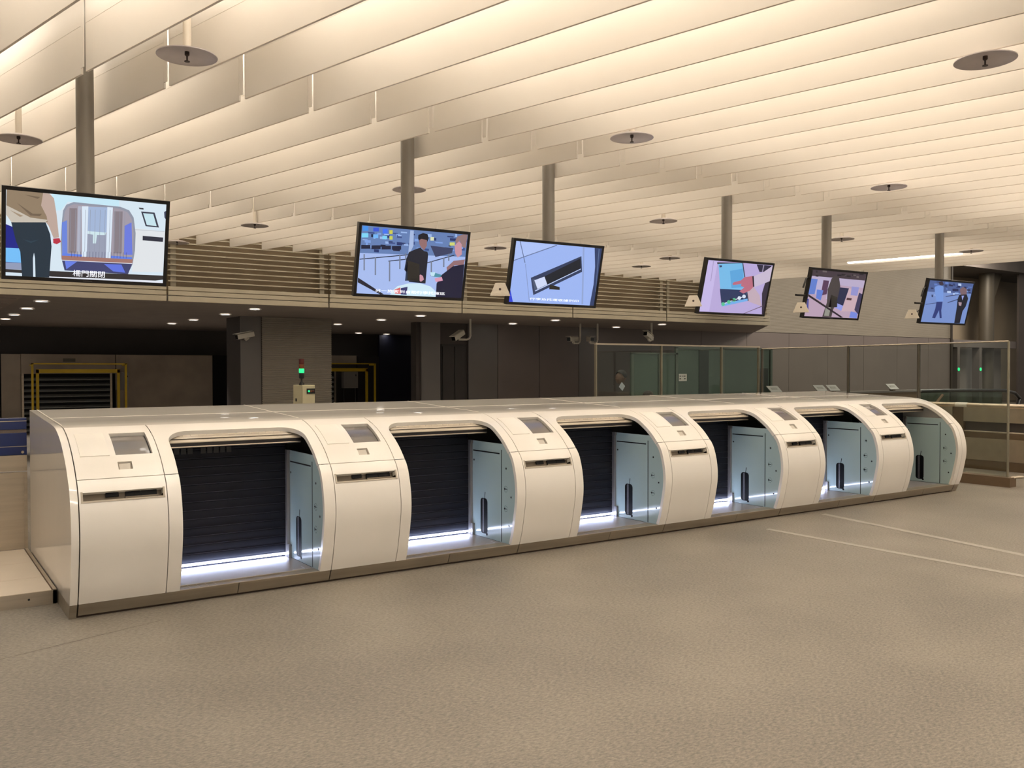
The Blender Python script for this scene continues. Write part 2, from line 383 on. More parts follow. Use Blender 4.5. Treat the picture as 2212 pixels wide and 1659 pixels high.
# smooth tangents
def pos(s): return np.array([np.interp(s, DS, DP[:, 0]), np.interp(s, DS, DP[:, 1])])
def nor(s):
    d = pos(min(s+0.02, DS[-1])) - pos(max(s-0.02, 0)); d /= np.linalg.norm(d); return np.array([-d[1], d[0]])
def s_of_y(y):
    i = int(np.argmin(DP[:, 0][:60])) if False else 48
    return float(np.interp(y, DP[48:, 0], DS[48:]))
def s_of_z(z): return float(np.interp(z, DP[:, 1], DS))
def pt(u, s, off=0.0):
    p = pos(s) + nor(s)*off; return (u, p[0], p[1])
def srange(a, b, step=0.03):
    n = max(1, int(math.ceil((b-a)/step))); return [a+(b-a)*i/n for i in range(n+1)]
def plate(us, ss, holes=(), off=0.0, depth=0.012, rim=True):
    """curved plate over us x ss with rectangular holes (u0,u1,s0,s1,depth) and turned-in edges"""
    us = sorted(set([round(x, 5) for x in us] + [round(h[i], 5) for h in holes for i in (0, 1)]))
    ss = sorted(set([round(x, 5) for x in ss] + [round(h[i], 5) for h in holes for i in (2, 3)]))
    m = MB()
    inh = lambda u, s: any(h[0] < u < h[1] and h[2] < s < h[3] for h in holes)
    for i in range(len(us)-1):
        for j in range(len(ss)-1):
            if inh((us[i]+us[i+1])/2, (ss[j]+ss[j+1])/2): continue
            m.add([pt(us[i], ss[j], off), pt(us[i+1], ss[j], off), pt(us[i+1], ss[j+1], off), pt(us[i], ss[j+1], off)], [(0, 1, 2, 3)])
    def wall(path, d):
        for (a, b_) in zip(path[:-1], path[1:]):
            m.add([pt(*a, off), pt(*b_, off), pt(*b_, off-d), pt(*a, off-d)], [(0, 1, 2, 3)])
    if rim:
        u0, u1, s0, s1 = us[0], us[-1], ss[0], ss[-1]
        wall([(u0, s) for s in ss], depth); wall([(u1, s) for s in ss], depth); wall([(u, s0) for u in us], depth); wall([(u, s1) for u in us], depth)
    for h in holes:
        sh = [s for s in ss if h[2]-1e-6 <= s <= h[3]+1e-6]
        wall([(h[0], s) for s in sh], h[4]); wall([(h[1], s) for s in sh], h[4]); wall([(h[0], h[2]), (h[1], h[2])], h[4]); wall([(h[0], h[3]), (h[1], h[3])], h[4])
    return m
S_SEAM = s_of_z(0.829); S_FR = s_of_y(0.53); S_RR = s_of_y(1.168); S_END = float(DS[-1])
S_TOP = s_of_y(0.378); RC = 0.15; UL, UR = 0.584, 1.517

def make_kiosk():
    K = empty('baggage_drop_kiosk', (0, 0, 0))
    g = 0.0025
    # plinth
    for a, b_ in ((0.004, 0.958), (0.963, 1.597)):
        MB().prism([(0.002, 0.0888), (0.62, 0.0888), (0.62, 0.014), (0.036, 0.014)], 0, a, b_).build('plinth_panel', STEEL, K)
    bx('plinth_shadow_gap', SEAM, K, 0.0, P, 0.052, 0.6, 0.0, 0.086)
    # dark backing behind the panel joints
    back = MB()
    for (ua, ub) in ((0.0, UL-0.012), (UR+0.03, P)):
        ss = srange(0, S_END, 0.06)
        for s0, s1 in zip(ss[:-1], ss[1:]):
            if ub < 0.7 and s0 < s_of_z(1.09): pass
            d = -0.085 if ub < 0.7 else -0.02
            back.add([pt(ua, s0, d), pt(ub, s0, d), pt(ub, s1, d), pt(ua, s1, d)], [(0, 1, 2, 3)])
    back.build('seam_backing', SEAM, K)
    # console, lower panel with the printer slot
    sl0, sl1 = s_of_z(0.709), s_of_z(0.757)
    lo = plate([g, 0.5-g], srange(0.001, S_SEAM-g), [(0.024, 0.476, sl0, sl1, 0.045)], depth=0.02).build('lower_console_panel', WHITE, K, smooth=True)
    fr = MB(); a0, a1 = s_of_z(0.699), s_of_z(0.761)
    for (ua, ub, sa, sb) in ((0.013, 0.487, a0, sl0), (0.013, 0.024, a0, a1), (0.476, 0.487, a0, a1)):
        for (o1, o2) in ((0.004, 0.004),):
            m = plate([ua, ub], [sa, sb], off=0.004, depth=0.006); fr.add(m.v, m.f)
    fr.build('slot_frame', mat('slot_frame', (172, 162, 146), 0.5, metal=0.0, noise=(9, 0.05)) if 'slot_frame' not in bpy.data.materials else bpy.data.materials['slot_frame'], lo)
    plate([0.0235, 0.4765], [sl0-0.001, sl1+0.001], off=-0.044, rim=False).build('slot_recess', TAUPE, lo)
    for (ua, ub, za, zb) in ((0.155, 0.228, .731, .757), (0.265, 0.352, .725, .757), (0.355, 0.447, .725, .757)):
        plate([ua, ub], [s_of_z(za), s_of_z(zb)], off=-0.030, depth=0.012).build('slot_outlet', MARK, lo)
    plate([0.262, 0.455], [s_of_z(.716), s_of_z(.724)], off=-0.022, depth=0.02).build('slot_lip', TAUPE, lo)
    # console, upper panel with screen, reader and blank cover
    c0, c1 = s_of_y(0.152), s_of_y(0.384); r0, r1 = s_of_z(0.874), s_of_z(0.917)
    uphol = [(0.243, 0.461, c0, c1, 0.024), (0.243, 0.325, r0, r1, 0.018)]
    hi = plate([g, 0.5-g], srange(S_SEAM+g, S_FR), uphol, depth=0.02).build('upper_console_panel', WHITE, K, smooth=True)
    plate([0.2425, 0.4615], srange(c0-0.001, c1+0.001), off=-0.0235, rim=False).build('screen_bezel', BLACK, hi)
    plate([0.243, 0.452], srange(c0, c1-0.016), off=-0.018, depth=0.004).build('touchscreen', SCREENOFF, hi)
    plate([0.2425, 0.3255], [r0-0.001, r1+0.001], off=-0.0175, rim=False).build('scanner_recess', mat('scanner_recess', (150, 140, 126), 0.5, noise=(9, 0.05)) if 'scanner_recess' not in bpy.data.materials else bpy.data.materials['scanner_recess'], hi)
    m = MB(); ra, rb_ = r0+0.006, r1-0.004
    m.add([pt(0.252, ra, -0.012), pt(0.312, ra, -0.012), pt(0.318, rb_, -0.012), pt(0.250, rb_, -0.012)], [(0, 1, 2, 3)]); m.build('scanner_window', SCAN, hi)
    plate([0.041, 0.207], srange(s_of_y(0.150), s_of_y(0.384)), off=0.004, depth=0.004).build('cover_plate', WHITE_EDGE, hi, smooth=True)
    # arch round the bay
    def u_l(s):
        t = s-(S_TOP-RC); return UL if t <= 0 else UL+RC-math.sqrt(max(RC*RC-t*t, 0))
    def u_r(s):
        t = s-(S_TOP-RC); return UR if t <= 0 else UR-RC+math.sqrt(max(RC*RC-t*t, 0))
    arcs = [S_TOP-RC+RC*math.sin(PI/2*i/10) for i in range(11)]
    ss = srange(S_SEAM+g, S_TOP-RC)[:-1] + arcs
    ar = MB()
    uA, uB = 0.5+g, P-g
    for s0, s1 in zip(ss[:-1], ss[1:]):
        ar.add([pt(uA, s0), pt(u_l(s0), s0), pt(u_l(s1), s1), pt(uA, s1)], [(0, 1, 2, 3)])
        ar.add([pt(u_r(s0), s0), pt(uB, s0), pt(uB, s1), pt(u_r(s1), s1)], [(0, 1, 2, 3)])
    ts = srange(S_TOP, S_FR)
    for s0, s1 in zip(ts[:-1], ts[1:]):
        us = [uA, UL+RC, (UL+UR)/2, UR-RC, uB]
        for a, b_ in zip(us[:-1], us[1:]): ar.add([pt(a, s0), pt(b_, s0), pt(b_, s1), pt(a, s1)], [(0, 1, 2, 3)])
    outline = [(u_l(s), s) for s in ss] + [(u_r(s), s) for s in reversed(ss)]
    def inn(u, s, d):   # turned-in lip, drawn a little towards the bay centre
        return pt(u, s, -d)
    rimd = 0.032
    for a, b_ in zip(outline[:-1], outline[1:]):
        ar.add([pt(*a), pt(*b_), inn(*b_, rimd), inn(*a, rimd)], [(0, 1, 2, 3)])
    for uu in (uA, uB):
        for s0, s1 in zip(ss[:-1], ss[1:]): ar.add([pt(uu, s0), pt(uu, s1), pt(uu, s1, -.02), pt(uu, s0, -.02)], [(0, 1, 2, 3)])
    ar.build('arch_frame', WHITE, K, smooth=True)
    for (ua, ub) in ((0.5+g, UL), (UR, P-g)):
        plate([ua, ub], srange(0.001, S_SEAM-g), depth=0.03).build('jamb_panel', WHITE, K, smooth=True)
    # roof
    plate([0.0, P], srange(S_FR, S_RR-0.003, 0.06), depth=0.006, rim=False).build('front_roof_panel', WHITE_G, K, smooth=True)
    plate([0.0, P], srange(S_RR+0.003, S_END, 0.1), depth=0.02).build('rear_roof_panel', WHITE_G, K, smooth=True)
    plate([0.0, P], [S_RR-0.006, S_RR+0.006], off=0.0015, depth=0.01).build('roof_seam_trim', WHITE_EDGE, K)
    plate([0.0005, 0.0085], srange(s_of_y(0.62), S_END, 0.1), off=0.0015, depth=0.01).build('roof_seam_trim', WHITE_EDGE, K)
    bx('rear_panel', WHITE, K, 0, P, 1.885, 1.9, 0, 1.17)
    # bay lining
    bx('bay_lining', INNER, K, UL-0.03, 1.53, 0.66, 0.68, 0.09, 1.08)
    MB().add([(UL-0.03, 0.36, 1.02), (1.53, 0.36, 1.02), (1.53, 0.66, 1.06), (UL-0.03, 0.66, 1.06)], [(0, 1, 2, 3)]).build('bay_ceiling', INNER, K)
    # floor of the bay
    bf = bx('bay_floor', BAYFLOOR, K, UL-0.03, 1.53, 0.002, 0.66, 0.0885, 0.0915)
    bx('front_edge_trim', STEEL_L, bf, UL-0.02, UR, 0.0, 0.008, 0.089, 0.0935)
    bx('sill_plate', mat('sill_plate', (150, 138, 120), 0.35, metal=0.5, noise=(14, 0.05)) if 'sill_plate' not in bpy.data.materials else bpy.data.materials['sill_plate'], bf, UL-0.02, 1.519, 0.008, 0.112, 0.0915, 0.0925)
    bx('inner_edge_trim', STEEL_L, bf, UL-0.02, 1.50, 0.112, 0.120, 0.0915, 0.0945)
    for (a, b_, c, d) in ((1.38, 1.47, 0.150, 0.155), (1.465, 1.47, 0.155, 0.215)):
        bx('corner_mark', MARKW, bf, a, b_, c, d, 0.0915, 0.0922)
    for i in range(4):  # thin bars draw the squares reflected in the sill
        bx('sill_reflection_bar', STEEL_L, bf, 0.655+i*0.055, 0.659+i*0.055, 0.012, 0.108, 0.0925, 0.0932)
    led = bx('light_strip', LED, bf, UL, 1.498, 0.594, 0.606, 0.110, 0.117)
    bx('strip_housing', STEEL_L, bf, UL, 1.498, 0.607, 0.632, 0.1175, 0.126)
    # roller shutter
    rs = bx('roller_shutter', SHUT, K, UL-0.02, 1.50, 0.625, 0.632, 0.0915, 1.03)
    pr = None; pe = None
    for i in range(15):
        if pr is None:
            pr = MB().prism([(0.625, 0.0), (0.611, 0.003), (0.609, 0.008), (0.609, 0.055), (0.613, 0.059), (0.625, 0.06)], 0, UL-0.02, 1.498).build('shutter_slat', SHUT, rs, smooth=True)
            pe = MB().box(UL-0.02, 1.498, 0.6075, 0.612, 0.0, 0.003).build('slat_highlight', SHUTHILITE, rs)  # paler strip paints the highlight along each slat's lower edge
            pr.location.z = pe.location.z = 0.127
        else:
            o = pr.copy(); C.objects.link(o); o.location.z = 0.127+i*0.061
            o = pe.copy(); C.objects.link(o); o.location.z = 0.127+i*0.061
    # guide rails
    for xa, xb in ((1.498, 1.521), (UL-0.005, UL+0.012)):
        gr = MB().box(xa, xb, 0.575, 0.625, 0.092, 0.872).build('guide_rail', RAIL, K, bevel=0.003)
        bx('rail_cap', RAIL, gr, xa, xb, 0.568, 0.628, 0.862, 0.89)
        bx('rail_bracket', RAIL, gr, xa+0.002, xb, 0.548, 0.575, 0.092, 0.19)
    # gate housing under the arch
    gh = MB().prism([(0.395, 1.052), (0.352, 1.000), (0.352, 0.994), (0.47, 0.994), (0.47, 1.052)], 0, UL-0.01, 1.522).build('gate_housing', GATE, K)
    MB().prism([(0.354, 0.994), (0.354, 0.972), (0.375, 0.966), (0.47, 0.966), (0.47, 0.994)], 0, UL-0.01, 1.522).build('bumper_bar', DARKBAR, gh)
    MB().tube([(UL-0.01, 0.362, 0.966), (1.522, 0.362, 0.966)], 0.006, 8).build('bumper_rod', STEEL_L, gh, smooth=True)
    pr = None
    for i in range(16):
        if pr is None:
            pr = MB().prism([(0.3925, 1.053), (0.378, 1.036), (0.384, 1.036), (0.396, 1.052)], 0, 0.0, 0.045).build('grille_tooth', GATE, gh); pr.location.x = 0.652
        else:
            o = pr.copy(); C.objects.link(o); o.location.x = 0.652+i*0.052
    bx('grille_slot', SEAM, gh, UL+0.04, 1.48, 0.3955, 0.41, 1.035, 1.0525)
    # glass side walls
    for xs, nm in ((1.521, 1), (UL-0.012, 0)):
        ss2 = srange(0.004, s_of_z(0.885), 0.02)
        poly = [(pos(s)[0]+0.012, pos(s)[1]) for s in ss2] + [(0.60, 0.888), (0.60, 0.0915)]
        sp = MB().prism(poly, 0, xs, xs+0.008).build('side_panel', GLASSP, K)
        if not nm: continue
        X = xs-0.0008
        # black trim following the curved front edge
        ed = MB()
        for s0, s1 in zip(ss2[:-1], ss2[1:]):
            a, b_ = pos(s0), pos(s1)
            ed.add([(X, a[0]+0.008, a[1]), (X, a[0]+0.013, a[1]), (X, b_[0]+0.013, b_[1]), (X, b_[0]+0.008, b_[1])], [(0, 1, 2, 3)])
        ed.build('edge_seal', MARK, sp)
        bx('trim_line', MARK, sp, X-0.0006, X+0.001, 0.165, 0.565, 0.800, 0.810)
        bx('trim_line', MARK, sp, X-0.0006, X+0.001, 0.135, 0.142, 0.097, 0.838)
        bx('base_seal', MARK, sp, X-0.0006, X+0.001, 0.16, 0.56, 0.0915, 0.0935)
        for (y, z) in ((0.07, .693), (0.0, .470), (0.03, .238), (0.552, .725), (0.552, .182)):
            m = MB(); m.lathe([(0.0085, 0), (0.0075, 0.002), (0.0, 0.0025)], n=12)
            m.build('screw_cap', BLACK, sp, M=Matrix.Translation((X, y, z)) @ Matrix.Rotation(-PI/2, 4, 'Y'))
        # suitcase print
        def rr(y0, y1, z0, z1, r):
            out = []
            for (cy, cz, a0_) in ((y1-r, z1-r, 0), (y0+r, z1-r, PI/2), (y0+r, z0+r, PI), (y1-r, z0+r, 1.5*PI)):
                for i in range(7): out.append((cy+r*math.cos(a0_+PI/2*i/6), cz+r*math.sin(a0_+PI/2*i/6)))
            return out
        body = rr(0.345, 0.450, 0.125, 0.418, 0.032)
        m = MB(); m.prism(body, 0, X-0.0004, X)
        m.prism([(0.3845, 0.415), (0.3905, 0.415), (0.3835, 0.470), (0.3755, 0.470)], 0, X-0.0004, X)
        m.prism([(0.355+0.0135*math.cos(2*PI*i/14), 0.124+0.0125*math.sin(2*PI*i/14)) for i in range(14)], 0, X-0.0004, X)
        su = m.build('suitcase_pictogram', MARK, sp)
        for yy in (0.402, 0.414):
            bx('white_line', MARKW, sp, X-0.0009, X-0.0004, yy, yy+0.0025, 0.132, 0.412)
        # arrows in dotted circles
        for z in (0.528, 0.370):
            m = MB(); cy = 0.075
            for i in range(12):
                t = 2*PI*i/12; c_ = (cy+0.024*math.cos(t), z+0.024*math.sin(t))
                m.prism([(c_[0]+0.0026*math.cos(2*PI*j/6), c_[1]+0.0026*math.sin(2*PI*j/6)) for j in range(6)], 0, X-0.0006, X)
            m.prism([(cy-0.016, z-0.0025), (cy+0.012, z-0.0025), (cy+0.012, z+0.0025), (cy-0.016, z+0.0025)], 0, X-0.0006, X)
            m.prism([(cy+0.026, z), (cy+0.009, z+0.012), (cy+0.009, z-0.012)], 0, X-0.0006, X)
            m.build('arrow_pictogram', MARK, sp)
    return K

K0 = make_kiosk()
ordn = ['first white curved bag drop unit, nearest, at the left end of the row', 'second white curved bag drop unit from the left end of the row',
        'third white curved bag drop unit from the left end of the row', 'fourth white curved bag drop unit from the left end of the row',
        'fifth white curved bag drop unit, lit bay next to the unlit last one', 'sixth white curved bag drop unit at the far right end, bay unlit']
kiosks = [K0]
for i in range(1, 6):
    k = copy_tree(K0); k.location = (P*i, 0, 0); kiosks.append(k)
for k, l in zip(kiosks, ordn): tag(k, l, 'bag drop kiosk', 'white bag drop kiosks in the row')
for ch in kiosks[5].children:
    for g2 in ch.children:
        if g2.name.startswith('light_strip'):
            g2.data = g2.data.copy(); g2.data.materials[0] = LEDOFF
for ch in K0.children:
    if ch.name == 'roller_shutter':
        for i in range(9):  # dark plates stand in for a fin reflection on the shutter
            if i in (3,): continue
            bx('reflection_plate', mat('reflection_plate', (58, 56, 55), 0.5, noise=(8, 0.1)) if 'reflection_plate' not in bpy.data.materials else bpy.data.materials['reflection_plate'], ch, 0.70+i*0.045, 0.735+i*0.045, 0.595, 0.599, 0.895, 0.935)

def end_cap(name, x0, x1, label):
    E = empty(name, (x0, 0, 0), label, 'end panel')
    ss = srange(0.0, S_END, 0.03); w_ = x1-x0
    poly = [tuple(pos(s)) for s in ss] + [(1.9, 0.089)]
    MB().prism(poly, 0, 0, w_).build('end_panel', WHITE_G, E, smooth=True)
    MB().prism([(0.0, 0.0888), (1.9, 0.0888), (1.9, 0), (0.041, 0)], 0, 0.001, w_).build('plinth_panel', STEEL, E)
end_cap('kiosk_end_panel', -0.046, -0.004, 'white glossy end panel closing the left end of the kiosk row')
end_cap('kiosk_end_panel', 9.604, 9.70, 'white curved end panel closing the far right end of the kiosk row')

# ------------------------------------------------------------------ screens on poles
PIC = bpy.data.materials.new('screen_picture'); PIC.use_nodes = True
nt = PIC.node_tree; b = nt.nodes['Principled BSDF']; at = nt.nodes.new('ShaderNodeVertexColor'); at.layer_name = 'Col'
b.inputs['Base Color'].default_value = (0.02, 0.02, 0.02, 1); b.inputs['Roughness'].default_value = 0.3; b.inputs['Specular IOR Level'].default_value = 0.12
nt.links.new(at.outputs[0], b.inputs['Emission Color']); b.inputs['Emission Strength'].default_value = 0.92
CAPT = mat('caption_white', (230, 236, 255), 0.5, noise=(4, 0.01), emit=(0.86, 0.90, 1.0), estr=0.95)
SW, SH = 0.505, 0.287    # half size of the visible display
def homog(quad):
    dst = [(-SW, SH), (SW, SH), (SW, -SH), (-SW, -SH)]; A = []; B = []
    for (x, y), (u, v) in zip(quad, dst):
        A.append([x, y, 1, 0, 0, 0, -u*x, -u*y]); B.append(u); A.append([0, 0, 0, x, y, 1, -v*x, -v*y]); B.append(v)
    h = np.linalg.solve(np.array(A, float), np.array(B, float))
    return lambda p: ((h[0]*p[0]+h[1]*p[1]+h[2])/(h[6]*p[0]+h[7]*p[1]+1), (h[3]*p[0]+h[4]*p[1]+h[5])/(h[6]*p[0]+h[7]*p[1]+1))
def clipclamp(p): return (max(-SW, min(SW, p[0])), max(-SH, min(SH, p[1])))
def picture(quad, polys, parent):
    H = homog(quad); vs = []; fs = []; cols = []
    def put(pl, c, z):
        o = len(vs); vs.extend([(p[0], p[1], z) for p in pl])
        for t in tessellate_polygon([[Vector((p[0], p[1], 0)) for p in pl]]):
            fs.append(tuple(i+o for i in t)); cols.append(c)
    put([(-SW, SH), (SW, SH), (SW, -SH), (-SW, -SH)], polys[0], 0.0006)
    for i, (c, pl) in enumerate(polys[1:]):
        q = [clipclamp(H(p)) for p in pl]
        put(q, c, 0.0009+0.00004*i)
    me = bpy.data.meshes.new('screen_picture'); me.from_pydata(vs, [], fs)
    ca = me.color_attributes.new('Col', 'FLOAT_COLOR', 'CORNER')
    for p, c in zip(me.polygons, cols):
        l = lin(c)
        for li in p.loop_indices: ca.data[li].color = (l[0], l[1], l[2], 1)
    me.materials.append(PIC)
    bm = bmesh.new(); bm.from_mesh(me)
    for f in bm.faces:
        if f.normal.z < 0: f.normal_flip()
    bm.to_mesh(me); bm.free()
    o = bpy.data.objects.new('screen_picture', me); C.objects.link(o); o.parent = parent
    return H
def caption(text, a, b_, H, parent, z=0.006):
    cu = bpy.data.curves.new('t', 'FONT'); cu.body = text; cu.size = 1.0
    o = bpy.data.objects.new('t', cu); C.objects.link(o); bpy.context.view_layer.update()
    me = bpy.data.meshes.new_from_object(o.evaluated_get(bpy.context.evaluated_depsgraph_get()))
    bpy.data.objects.remove(o)
    co = np.array([v.co[:] for v in me.vertices])
    mn, mx = co.min(0), co.max(0); A = H(a); B = H(b_)
    for v in me.vertices:
        v.co = (A[0]+(v.co.x-mn[0])/(mx[0]-mn[0])*(B[0]-A[0]), B[1]+(v.co.y-mn[1])/(mx[1]-mn[1])*(A[1]-B[1]), z)
    me.materials.clear(); me.materials.append(CAPT); me.name = 'caption'
    c = bpy.data.objects.new('caption', me); C.objects.link(c); c.parent = parent
def R_(x0, y0, x1, y1): return [(x0, y0), (x1, y0), (x1, y1), (x0, y1)]
def mosaic(rng, n, box_, cols, wr, hr):
    out = []
    for _ in range(n):
        x = rng.uniform(box_[0], box_[2]); y = rng.uniform(box_[1], box_[3]); w_ = rng.uniform(*wr); h_ = rng.uniform(*hr)
        out.append((rng.choice(cols), [(x, y), (x+w_, y+w_*0.08), (x+w_, y+h_+w_*0.08), (x, y+h_)]))
    return out
rng = random.Random(3)
Q1 = [(25, 130), (1400, 238), (1385, 890), (38, 850)]
P1 = [(222, 238, 250),
 ((205, 240, 255), [(420, 160), (1000, 205), (1000, 260), (560, 225), (500, 300), (440, 300)]),
 ((232, 236, 240), [(1140, 440), (1395, 460), (1385, 800), (1120, 800), (1145, 560)]),
 ((150, 155, 172), [(505, 560), (512, 400), (520, 300), (548, 250), (610, 228), (1010, 262), (1085, 290), (1125, 350), (1145, 480), (1143, 620), (1125, 740), (1085, 822), (545, 800), (515, 700)]),
 ((168, 160, 172), [(520, 560), (525, 400), (535, 310), (560, 268), (615, 245), (1000, 278), (1070, 305), (1108, 360), (1128, 480), (1126, 620), (1110, 740), (1070, 815), (560, 795), (530, 700)]),
 ((112, 138, 226), [(512, 400), (556, 380), (566, 670), (522, 665)]), ((112, 128, 228), [(1050, 420), (1108, 390), (1122, 660), (1050, 660)]),
 ((140, 128, 134), R_(575, 280, 640, 650)), ((182, 186, 204), R_(648, 262, 676, 670)), ((140, 130, 138), R_(960, 300, 1030, 650)),
 ((226, 240, 255), [(680, 262), (736, 262), (732, 692), (692, 692)]), ((226, 240, 255), [(898, 265), (946, 268), (936, 694), (896, 692)]),
 ((168, 188, 222), [(736, 264), (898, 268), (896, 480), (736, 470)]), ((158, 164, 186), [(736, 480), (896, 490), (896, 690), (732, 690)]),
 ((214, 238, 245), [(735, 468), (890, 478), (886, 500), (815, 500), (808, 570), (782, 570), (782, 498), (735, 490)]),
 ((100, 134, 236), [(522, 655), (690, 665), (690, 690), (520, 680)]), ((100, 134, 236), [(940, 670), (1118, 680), (1118, 700), (940, 694)]),
 ((168, 122, 112), [(515, 676), (1126, 698), (1122, 730), (520, 712)]), ((230, 235, 250), [(520, 712), (1122, 730), (1122, 735), (520, 717)]),
 ((66, 70, 116), [(522, 718), (1120, 736), (1088, 822), (545, 800)]), ((108, 132, 236), [(545, 720), (650, 724), (560, 790)]), ((98, 120, 230), [(880, 740), (1030, 742), (1065, 810), (960, 800)])]
P1 += [((70, 70, 110), R_(600+i*26, 640, 603+i*26, 690)) for i in range(19)]
P1 += [((150, 156, 172), R_(585+i*42, 290, 588+i*42, 640)) for i in range(12)]
P1 += [((60, 62, 80), [(1186, 298), (1302, 306), (1342, 430), (1228, 420)]), ((206, 236, 246), [(1204, 312), (1290, 318), (1322, 418), (1238, 410)]),
 ((44, 46, 62), [(1205, 500), (1380, 512), (1378, 548), (1205, 538)]), ((50, 50, 60), [(1166, 266), (1206, 270), (1208, 282), (1172, 279)]), ((60, 64, 90), [(1382, 300), (1400, 290), (1400, 360), (1386, 345)]),
 ((190, 196, 206), [(1140, 448), (1390, 460), (1390, 464), (1140, 452)]),
 ((50, 45, 46), [(400, 805), (1390, 828), (1390, 862), (1310, 872), (480, 856), (400, 850)]), ((236, 240, 250), [(400, 852), (1390, 872), (1390, 895), (400, 870)]),
 ((24, 34, 140), [(30, 420), (110, 450), (170, 650), (170, 745), (30, 740)]), ((120, 196, 255), [(30, 618), (160, 622), (170, 742), (30, 736)]),
 ((150, 160, 190), [(30, 740), (180, 746), (180, 800), (30, 796)]), ((50, 45, 46), [(30, 796), (180, 802), (180, 828), (30, 822)]),
 ((196, 172, 160), [(320, 150), (400, 160), (440, 200), (466, 340), (490, 524), (444, 532), (400, 430), (340, 360)]),
 ((150, 130, 106), [(30, 130), (345, 150), (330, 260), (380, 350), (390, 398), (110, 405), (30, 300)]),
 ((118, 100, 82), [(120, 240), (260, 330), (340, 330), (320, 350), (240, 345)]), ((118, 100, 82), [(180, 170), (320, 190), (300, 205)]),
 ((206, 196, 182), [(30, 262), (150, 318), (240, 362), (390, 380), (370, 400), (80, 406), (30, 340)]), ((170, 150, 126), [(60, 300), (180, 350), (150, 358)]),
 ((192, 52, 72), [(440, 536), (494, 530), (508, 562), (472, 582), (442, 572)]),
 ((36, 52, 66), [(76, 404), (372, 400), (414, 500), (428, 600), (414, 860), (296, 860), (288, 700), (278, 655), (270, 700), (276, 860), (180, 860), (160, 650), (120, 560)]),
 ((50, 70, 84), [(180, 545), (250, 575), (320, 545), (250, 560)])]
Q2 = [(155, 165), (995, 245), (945, 745), (110, 708)]
P2 = [(172, 194, 246), ((104, 132, 186), [(150, 160), (1000, 240), (985, 420), (138, 385)])]
P2 += mosaic(rng, 60, (150, 215, 960, 360), [(40, 56, 110), (60, 80, 140), (130, 165, 230), (30, 36, 66), (160, 190, 240)], (14, 60), (8, 26))
P2 += [((70, 150, 240), R_(160, 172, 205, 210)), ((60, 90, 220), R_(245, 185, 290, 215)), ((70, 120, 250), R_(320, 195, 360, 232)), ((214, 210, 80), R_(374, 205, 400, 235)),
       ((130, 220, 255), R_(152, 228, 205, 262)), ((120, 190, 255), R_(244, 238, 285, 268)), ((130, 220, 255), R_(318, 250, 356, 276)), ((210, 216, 90), R_(374, 252, 400, 280)), ((214, 220, 120), R_(852, 305, 892, 330)), ((225, 230, 190), R_(700, 262, 728, 290))]
P2 += [((26, 30, 60), R_(148+i*82, 322+i*3, 222+i*82, 352+i*3)) for i in range(4)]
P2 += [((172, 192, 232), [(540, 208), (568, 210), (566, 330), (522, 420)]),
       ((32, 36, 60), [(135, 432), (520, 398), (520, 405), (135, 439)]), ((32, 36, 60), [(366, 448), (520, 432), (520, 439), (366, 455)]), ((32, 36, 60), [(675, 462), (890, 402), (890, 409), (675, 469)]), ((60, 66, 100), [(700, 330), (880, 350), (870, 390), (740, 420)])]
for x_, y0, y1 in ((172, 395, 525), (262, 420, 562), (376, 452, 612), (458, 400, 515), (708, 452, 572), (806, 425, 500), (845, 395, 450), (505, 390, 440)):
    P2.append(((120, 128, 150), R_(x_-5, y0, x_+5, y1)))
P2 += [((24, 22, 34), [(602, 270), (604, 245), (640, 229), (676, 238), (686, 270), (678, 296), (612, 304)]), ((152, 112, 112), [(611, 284), (630, 276), (672, 285), (672, 330), (650, 366), (628, 346), (613, 318)]),
       ((30, 32, 46), [(596, 352), (622, 345), (650, 372), (676, 378), (682, 400), (676, 470), (662, 630), (530, 616), (526, 562), (494, 520), (508, 436), (530, 380)]), ((206, 150, 166), [(600, 568), (624, 558), (642, 570), (650, 598), (626, 616), (604, 598)]),
       ((152, 122, 122), [(896, 290), (912, 258), (960, 238), (992, 246), (976, 350), (950, 340), (930, 290), (900, 318)]), ((206, 152, 166), [(890, 330), (925, 295), (946, 320), (948, 400), (915, 425), (896, 392)]),
       ((152, 112, 116), [(828, 502), (884, 450), (972, 440), (962, 484), (890, 486), (832, 532)]), ((24, 24, 54), [(788, 562), (880, 492), (968, 478), (948, 750), (744, 740), (750, 630)]),
       ((226, 160, 186), [(734, 590), (790, 576), (800, 606), (744, 618)]), ((80, 150, 172), [(698, 545), (720, 538), (792, 562), (778, 580), (714, 574)]), ((200, 235, 250), [(698, 540), (740, 540), (730, 572), (706, 570)]),
       ((216, 242, 255), [(395, 690), (440, 650), (530, 628), (620, 628), (700, 652), (742, 690), (742, 740), (380, 722)]), ((222, 112, 112), [(412, 680), (462, 660), (466, 712), (420, 710)]), ((60, 60, 112), [(466, 666), (520, 655), (512, 720), (466, 716)]),
       ((30, 30, 46), [(122, 582), (330, 716), (300, 722), (120, 620)])]
Q3 = [(1395, 290), (2048, 358), (1995, 812), (1340, 770)]
